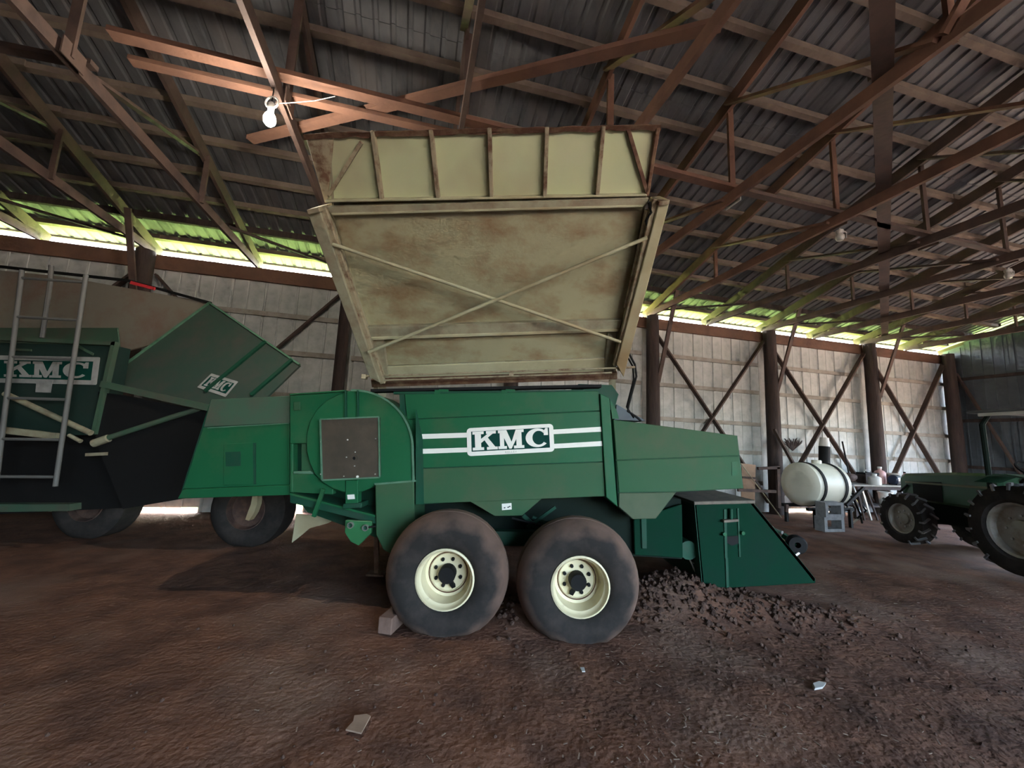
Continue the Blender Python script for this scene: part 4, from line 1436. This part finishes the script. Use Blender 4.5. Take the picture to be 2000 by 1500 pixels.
o = thing('feed_sack', W(11.55, 8.4, BZ), 'crumpled brown feed sack at the near end of the workbench', 'sack')
b = MB()
n_, m__ = 14, 8
for j in range(m__ + 1):
    ph = math.pi * j / m__
    for i in range(n_):
        th = 2 * math.pi * i / n_
        d = Vector((math.sin(ph) * math.cos(th), math.sin(ph) * math.sin(th), math.cos(ph)))
        rr = 1 + .18 * noise.noise(d * 2.2)
        b.v.append(W(11.45, 8.42, BZ + .15) + AU * (d.x * .22 * rr) + AV * (d.y * .15 * rr) + Vector((0, 0, d.z * .12 * rr)))
for j in range(m__):
    for i in range(n_):
        b.f.append((j * n_ + i, j * n_ + (i + 1) % n_, (j + 1) * n_ + (i + 1) % n_, (j + 1) * n_ + i))
b.build('body', M['rust_dark'], o, smooth=True)
MB().tube([W(11.68, 8.45, BZ + .16), W(11.76, 8.45, BZ + .19)], [.05, .03], 8).build('neck', M['rust_dark'], o, smooth=True)
o = thing('fuel_can', W(10.9, 8.36, .0), 'dark rusty metal can on the floor between sprayer and workbench', 'can')
MB().box(W(10.9, 8.36, .16), .32, .2, .32, BX).build('body', M['rust_dark'], o, bevel=.02)
MB().tube([W(10.8, 8.36, .32), W(10.8, 8.36, .38), W(11.0, 8.36, .38), W(11.0, 8.36, .32)], .014, 8).build('handle', M['black'], o)
pail('bucket', 12.1, 7.85, .0, .15, .28, M['plastic_white'], 'white bucket on the dirt in front of the workbench shelf')
# tan cardboard box leaning pieces beside the pole, dark pipe on the wall, thin rods
o = thing('plywood_sheet', PV(1462, 958, 8.6), 'tan plywood offcut leaning on the dark pole behind the feeder', 'board')
MB().prism([PV(1449, 905, 8.66), PV(1476, 908, 8.66), PV(1474, 985, 8.4), PV(1448, 985, 8.4)], AV * .02).build('board', M['tan_board'], o)
MB().prism([PV(1449, 930, 8.55), PV(1475, 932, 8.55), PV(1475, 936, 8.55), PV(1449, 934, 8.55)], AV * -.02).build('batten', M['wood'], o)
g0 = PZ(1526, 1012, 0)
o = MB().tube([g0 + Vector((0, 0, .01)), PV(1447, 905, 8.55)], .014, 8).build('metal_rod', M['rust_pale'], loc=g0)
tag(o, 'thin pale rod leaning beside the tan plywood offcut', 'rod')
g0 = PZ(1600, 990, 0)
o = thing('exhaust_pipe', PV(1610, 940, 8.6), 'upright dark pipe with pale top behind the white tank', 'pipe')
MB().tube([PV(1610, 985, 8.6), PV(1610, 872, 8.6)], .13, 16).build('pipe', M['black'], o, smooth=True)
MB().tube([PV(1610, 872, 8.6), PV(1610, 855, 8.6)], [.13, .10], 16).build('pipe_top', M['plastic_white'], o, smooth=True)
o = MB().beam(PV(1512, 838, 8.5), PV(1560, 925, 8.35), .05, .08, AV).build('loose_board', M['wood'], loc=PV(1560, 925, 8.35))
tag(o, 'loose brown board leaning down from the pole behind the tank', 'board')
o = MB().tube([PV(1645, 862, 8.75), PV(1658, 925, 8.72)], .02, 8).build('iron_bar', M['black'], loc=PV(1660, 925, 8.5))
tag(o, 'thin dark iron bar leaning on the wall above the workbench', 'bar')
b = MB()
c = PV(1548, 880, 8.8)
for i in range(70):
    an = random.uniform(-.7, .7)
    d = AU * math.sin(an) * .5 + Vector((0, 0, math.cos(an) * .32)) + AV * random.uniform(-.08, .05)
    b.tube([c, c + d * random.uniform(.7, 1.1)], [.014, .006], 5)
o = b.build('broom', M['wood_dark'], loc=c)
o['kind'] = 'thing'
tag(o, 'brown bristle broom head hung where two wall braces meet', 'broom')

# ------------------------------------------------------------------ lamps
LP_ = W(T0 + 3 * TS, 3.96, 4.60)
lm = thing('bare_bulb', LP_ + Vector((0, 0, .30)), 'glowing bare bulb hanging under the left roof truss', 'lamp')
MB().lathe([(0, -.075), (.03, -.07), (.05, -.045), (.056, -.01), (.045, .03), (.026, .06), (.024, .075), (0, .075)], LP_, (0, 0, 1), 20).build('bulb', M['bulb'], lm, smooth=True)
MB().lathe([(.026, .07), (.03, .09), (.03, .15), (.015, .17), (0, .17)], LP_, (0, 0, 1), 16).build('socket', M['plastic_white'], lm, smooth=True)
lp = LP_ + Vector((0, 0, .13))
MB().tube([lp + Vector((.06 * math.cos(t), 0, .06 * math.sin(t) + .04)) for t in [i * math.pi / 8 for i in range(-3, 12)]], .010, 8).build('hanger_loop', M['plastic_white'], lm, smooth=True)
MB().tube([LP_ + Vector((0, 0, .16)), LP_ + Vector((0, 0, .36))], .006, 6).build('cord', M['black'], lm)
cdp = [LP_ + Vector((.03, 0, .16)), LP_ + Vector((.14, .05, .22)), LP_ + Vector((.35, .1, .30)), LP_ + Vector((.55, .1, .36))]
MB().tube(cdp, .004, 6).build('feed_cord', M['plastic_white'], lm)
pl = bpy.data.lights.new('bulb_light', 'POINT')
pl.energy = 25.0
pl.shadow_soft_size = .05
pl.color = (1.0, .90, .76)
plo = bpy.data.objects.new('bulb_light', pl)
COL.objects.link(plo)
plo.location = LP_ + Vector((0, 0, -.16))
for uu, vv, lab in ((5.95, 4.27, 'unlit glass bulb under the reddish truss right of the raised basket'), (9.82, 4.35, 'unlit glass bulb hanging high above the parked tractor')):
    c = W(uu, vv, 4.84)
    o = thing('unlit_bulb', c + Vector((0, 0, .1)), lab, 'lamp', 'unlit bulbs under the trusses')
    MB().lathe([(0, -.075), (.04, -.065), (.058, -.03), (.054, .0), (.035, .05), (0, .05)], c, (0, 0, 1), 18).build('bulb', M['frosted'], o, smooth=True)
    MB().lathe([(.045, .04), (.05, .06), (.05, .09), (0, .09)], c, (0, 0, 1), 14).build('socket', M['frosted'], o, smooth=True)
    MB().tube([c + Vector((.09, 0, -.02)), c + Vector((.10, 0, .06)), c + Vector((0, 0, .12))], .012, 6).build('hook', M['frosted'], o)

# ------------------------------------------------------------------ things on the floor
def gpoint(x, y):
    p = PZ(x, y, 0)
    return Vector((p.x, p.y, floor_z(p.x, p.y)))


g0 = gpoint(700, 1412)
b = MB()
cw = [(-.085, -.04), (.0, -.065), (.075, .03), (.06, .075), (-.01, .055)]
b.prism([PZ(x, y, floor_z(g0.x, g0.y) + .02) for x, y in ((675, 1424), (706, 1431), (724, 1398), (716, 1394), (692, 1397), (690, 1408))], (0, 0, -.008))
o = b.build('cardboard_scrap', M['cardboard'], loc=g0)
tag(o, 'torn tan cardboard scrap lying on the dirt near the viewer', 'cardboard')
g0 = PZ(762, 1240, 0)
b = MB()
b.prism([PZ(742, 1236, 0), PZ(774, 1244, 0), PZ(776, 1213, .0) + Vector((0, 0, .10)), PZ(745, 1211, .0) + Vector((0, 0, .10))], Vector((.05, .42, .02)))
o = thing('wheel_chock', g0, 'dusty wooden block wedged behind the rear flotation tire', 'wheel chock')
bo = MB()
c0 = PZ(750, 1240, 0)
dx = Vector((.2, .98, 0)).normalized()
sx = Vector((.98, -.2, 0)).normalized()
bo.box(c0 + dx * .25 + Vector((0, 0, .065)), .125, .5, .13, (sx, dx, Vector((0, 0, 1))))
bo.build('block', M['rust_dark2'], o, bevel=.008)
g0 = gpoint(1603, 1338)
b = MB()
b.prism([PZ(x, y, floor_z(g0.x, g0.y) + .02) for x, y in ((1588, 1334), (1600, 1330), (1614, 1333), (1608, 1341), (1592, 1344))], (.0, .01, -.02))
tag(b.build('paper_scrap', M['plastic_white'], loc=g0), 'small crumpled white paper scrap on the dirt at the lower right', 'paper')
g0 = gpoint(1140, 1308)
b = MB()
b.prism([PZ(x, y, floor_z(g0.x, g0.y) + .015) for x, y in ((1133, 1303), (1141, 1303), (1143, 1311), (1137, 1311))], (0, 0, -.006))
tag(b.build('paper_scrap', M['plastic_white'], loc=g0), 'tiny white paper flake below the front flotation tire', 'paper')

# loose straw and husks: nobody could count it
random.seed(5)
b = MB()
spots = [(1480, 1420, 160, 70, 150), (1330, 1470, 130, 40, 120), (1260, 1270, 50, 30, 60), (850, 1480, 200, 40, 50), (1650, 1450, 200, 60, 60), (1000, 1330, 250, 60, 70), (1700, 1170, 250, 40, 90), (780, 1330, 60, 40, 25), (1330, 1180, 90, 30, 70)]
for cx, cy, sx_, sy_, n in spots:
    for i in range(int(n * .55)):
        x, y = random.gauss(cx, sx_), random.gauss(cy, sy_)
        if y < 1090 or y > 1600: continue
        p = PZ(x, y, 0)
        p.z = floor_z(p.x, p.y) + .006
        an = random.uniform(0, math.pi)
        L = random.uniform(.006, .035)
        d = Vector((math.cos(an), math.sin(an), random.uniform(-.1, .25))) * L
        b.beam(p, p + d, random.uniform(.002, .008), .003)
o = b.build('straw_litter', M['straw'])
tag(o, 'pale straw bits and husks scattered over the dirt', 'straw', kind='stuff')
# dark clods heaped round the header and between the tires
b = MB()
icov = [(0, 0, 1), (.89, 0, .45), (.28, .85, .45), (-.72, .53, .45), (-.72, -.53, .45), (.28, -.85, .45), (.72, .53, -.45), (-.28, .85, -.45), (-.89, 0, -.45), (-.28, -.85, -.45), (.72, -.53, -.45), (0, 0, -1)]
icof = [(0, 1, 2), (0, 2, 3), (0, 3, 4), (0, 4, 5), (0, 5, 1), (1, 6, 2), (2, 7, 3), (3, 8, 4), (4, 9, 5), (5, 10, 1), (6, 7, 2), (7, 8, 3), (8, 9, 4), (9, 10, 5), (10, 6, 1), (11, 7, 6), (11, 8, 7), (11, 9, 8), (11, 10, 9), (11, 6, 10)]
for cx, cy, sx_, sy_, n, mx in ((1.75, 4.45, .38, .25, 330, .03), (2.6, 4.28, .5, .16, 260, .028), (.1, 4.05, .2, .25, 120, .03), (3.2, 3.7, 1.2, .5, 160, .02), (.5, 2.6, 2.2, .6, 200, .014)):
    for i in range(n):
        x, y = random.gauss(cx, sx_), random.gauss(cy, sy_)
        r = random.uniform(.3, 1) * mx
        if y < 4.2 and -1.1 < x < 1.25 and y > 3.4 and not (-.02 < x < .14): continue
        c = Vector((x, y, floor_z(x, y) + r * .3))
        b.add([c + Vector(v) * r * random.uniform(.75, 1.2) for v in icov], icof)
o = b.build('dirt_clods', M['clod'])
tag(o, 'dark crumbled soil clods heaped between tire and header', 'dirt', kind='stuff')
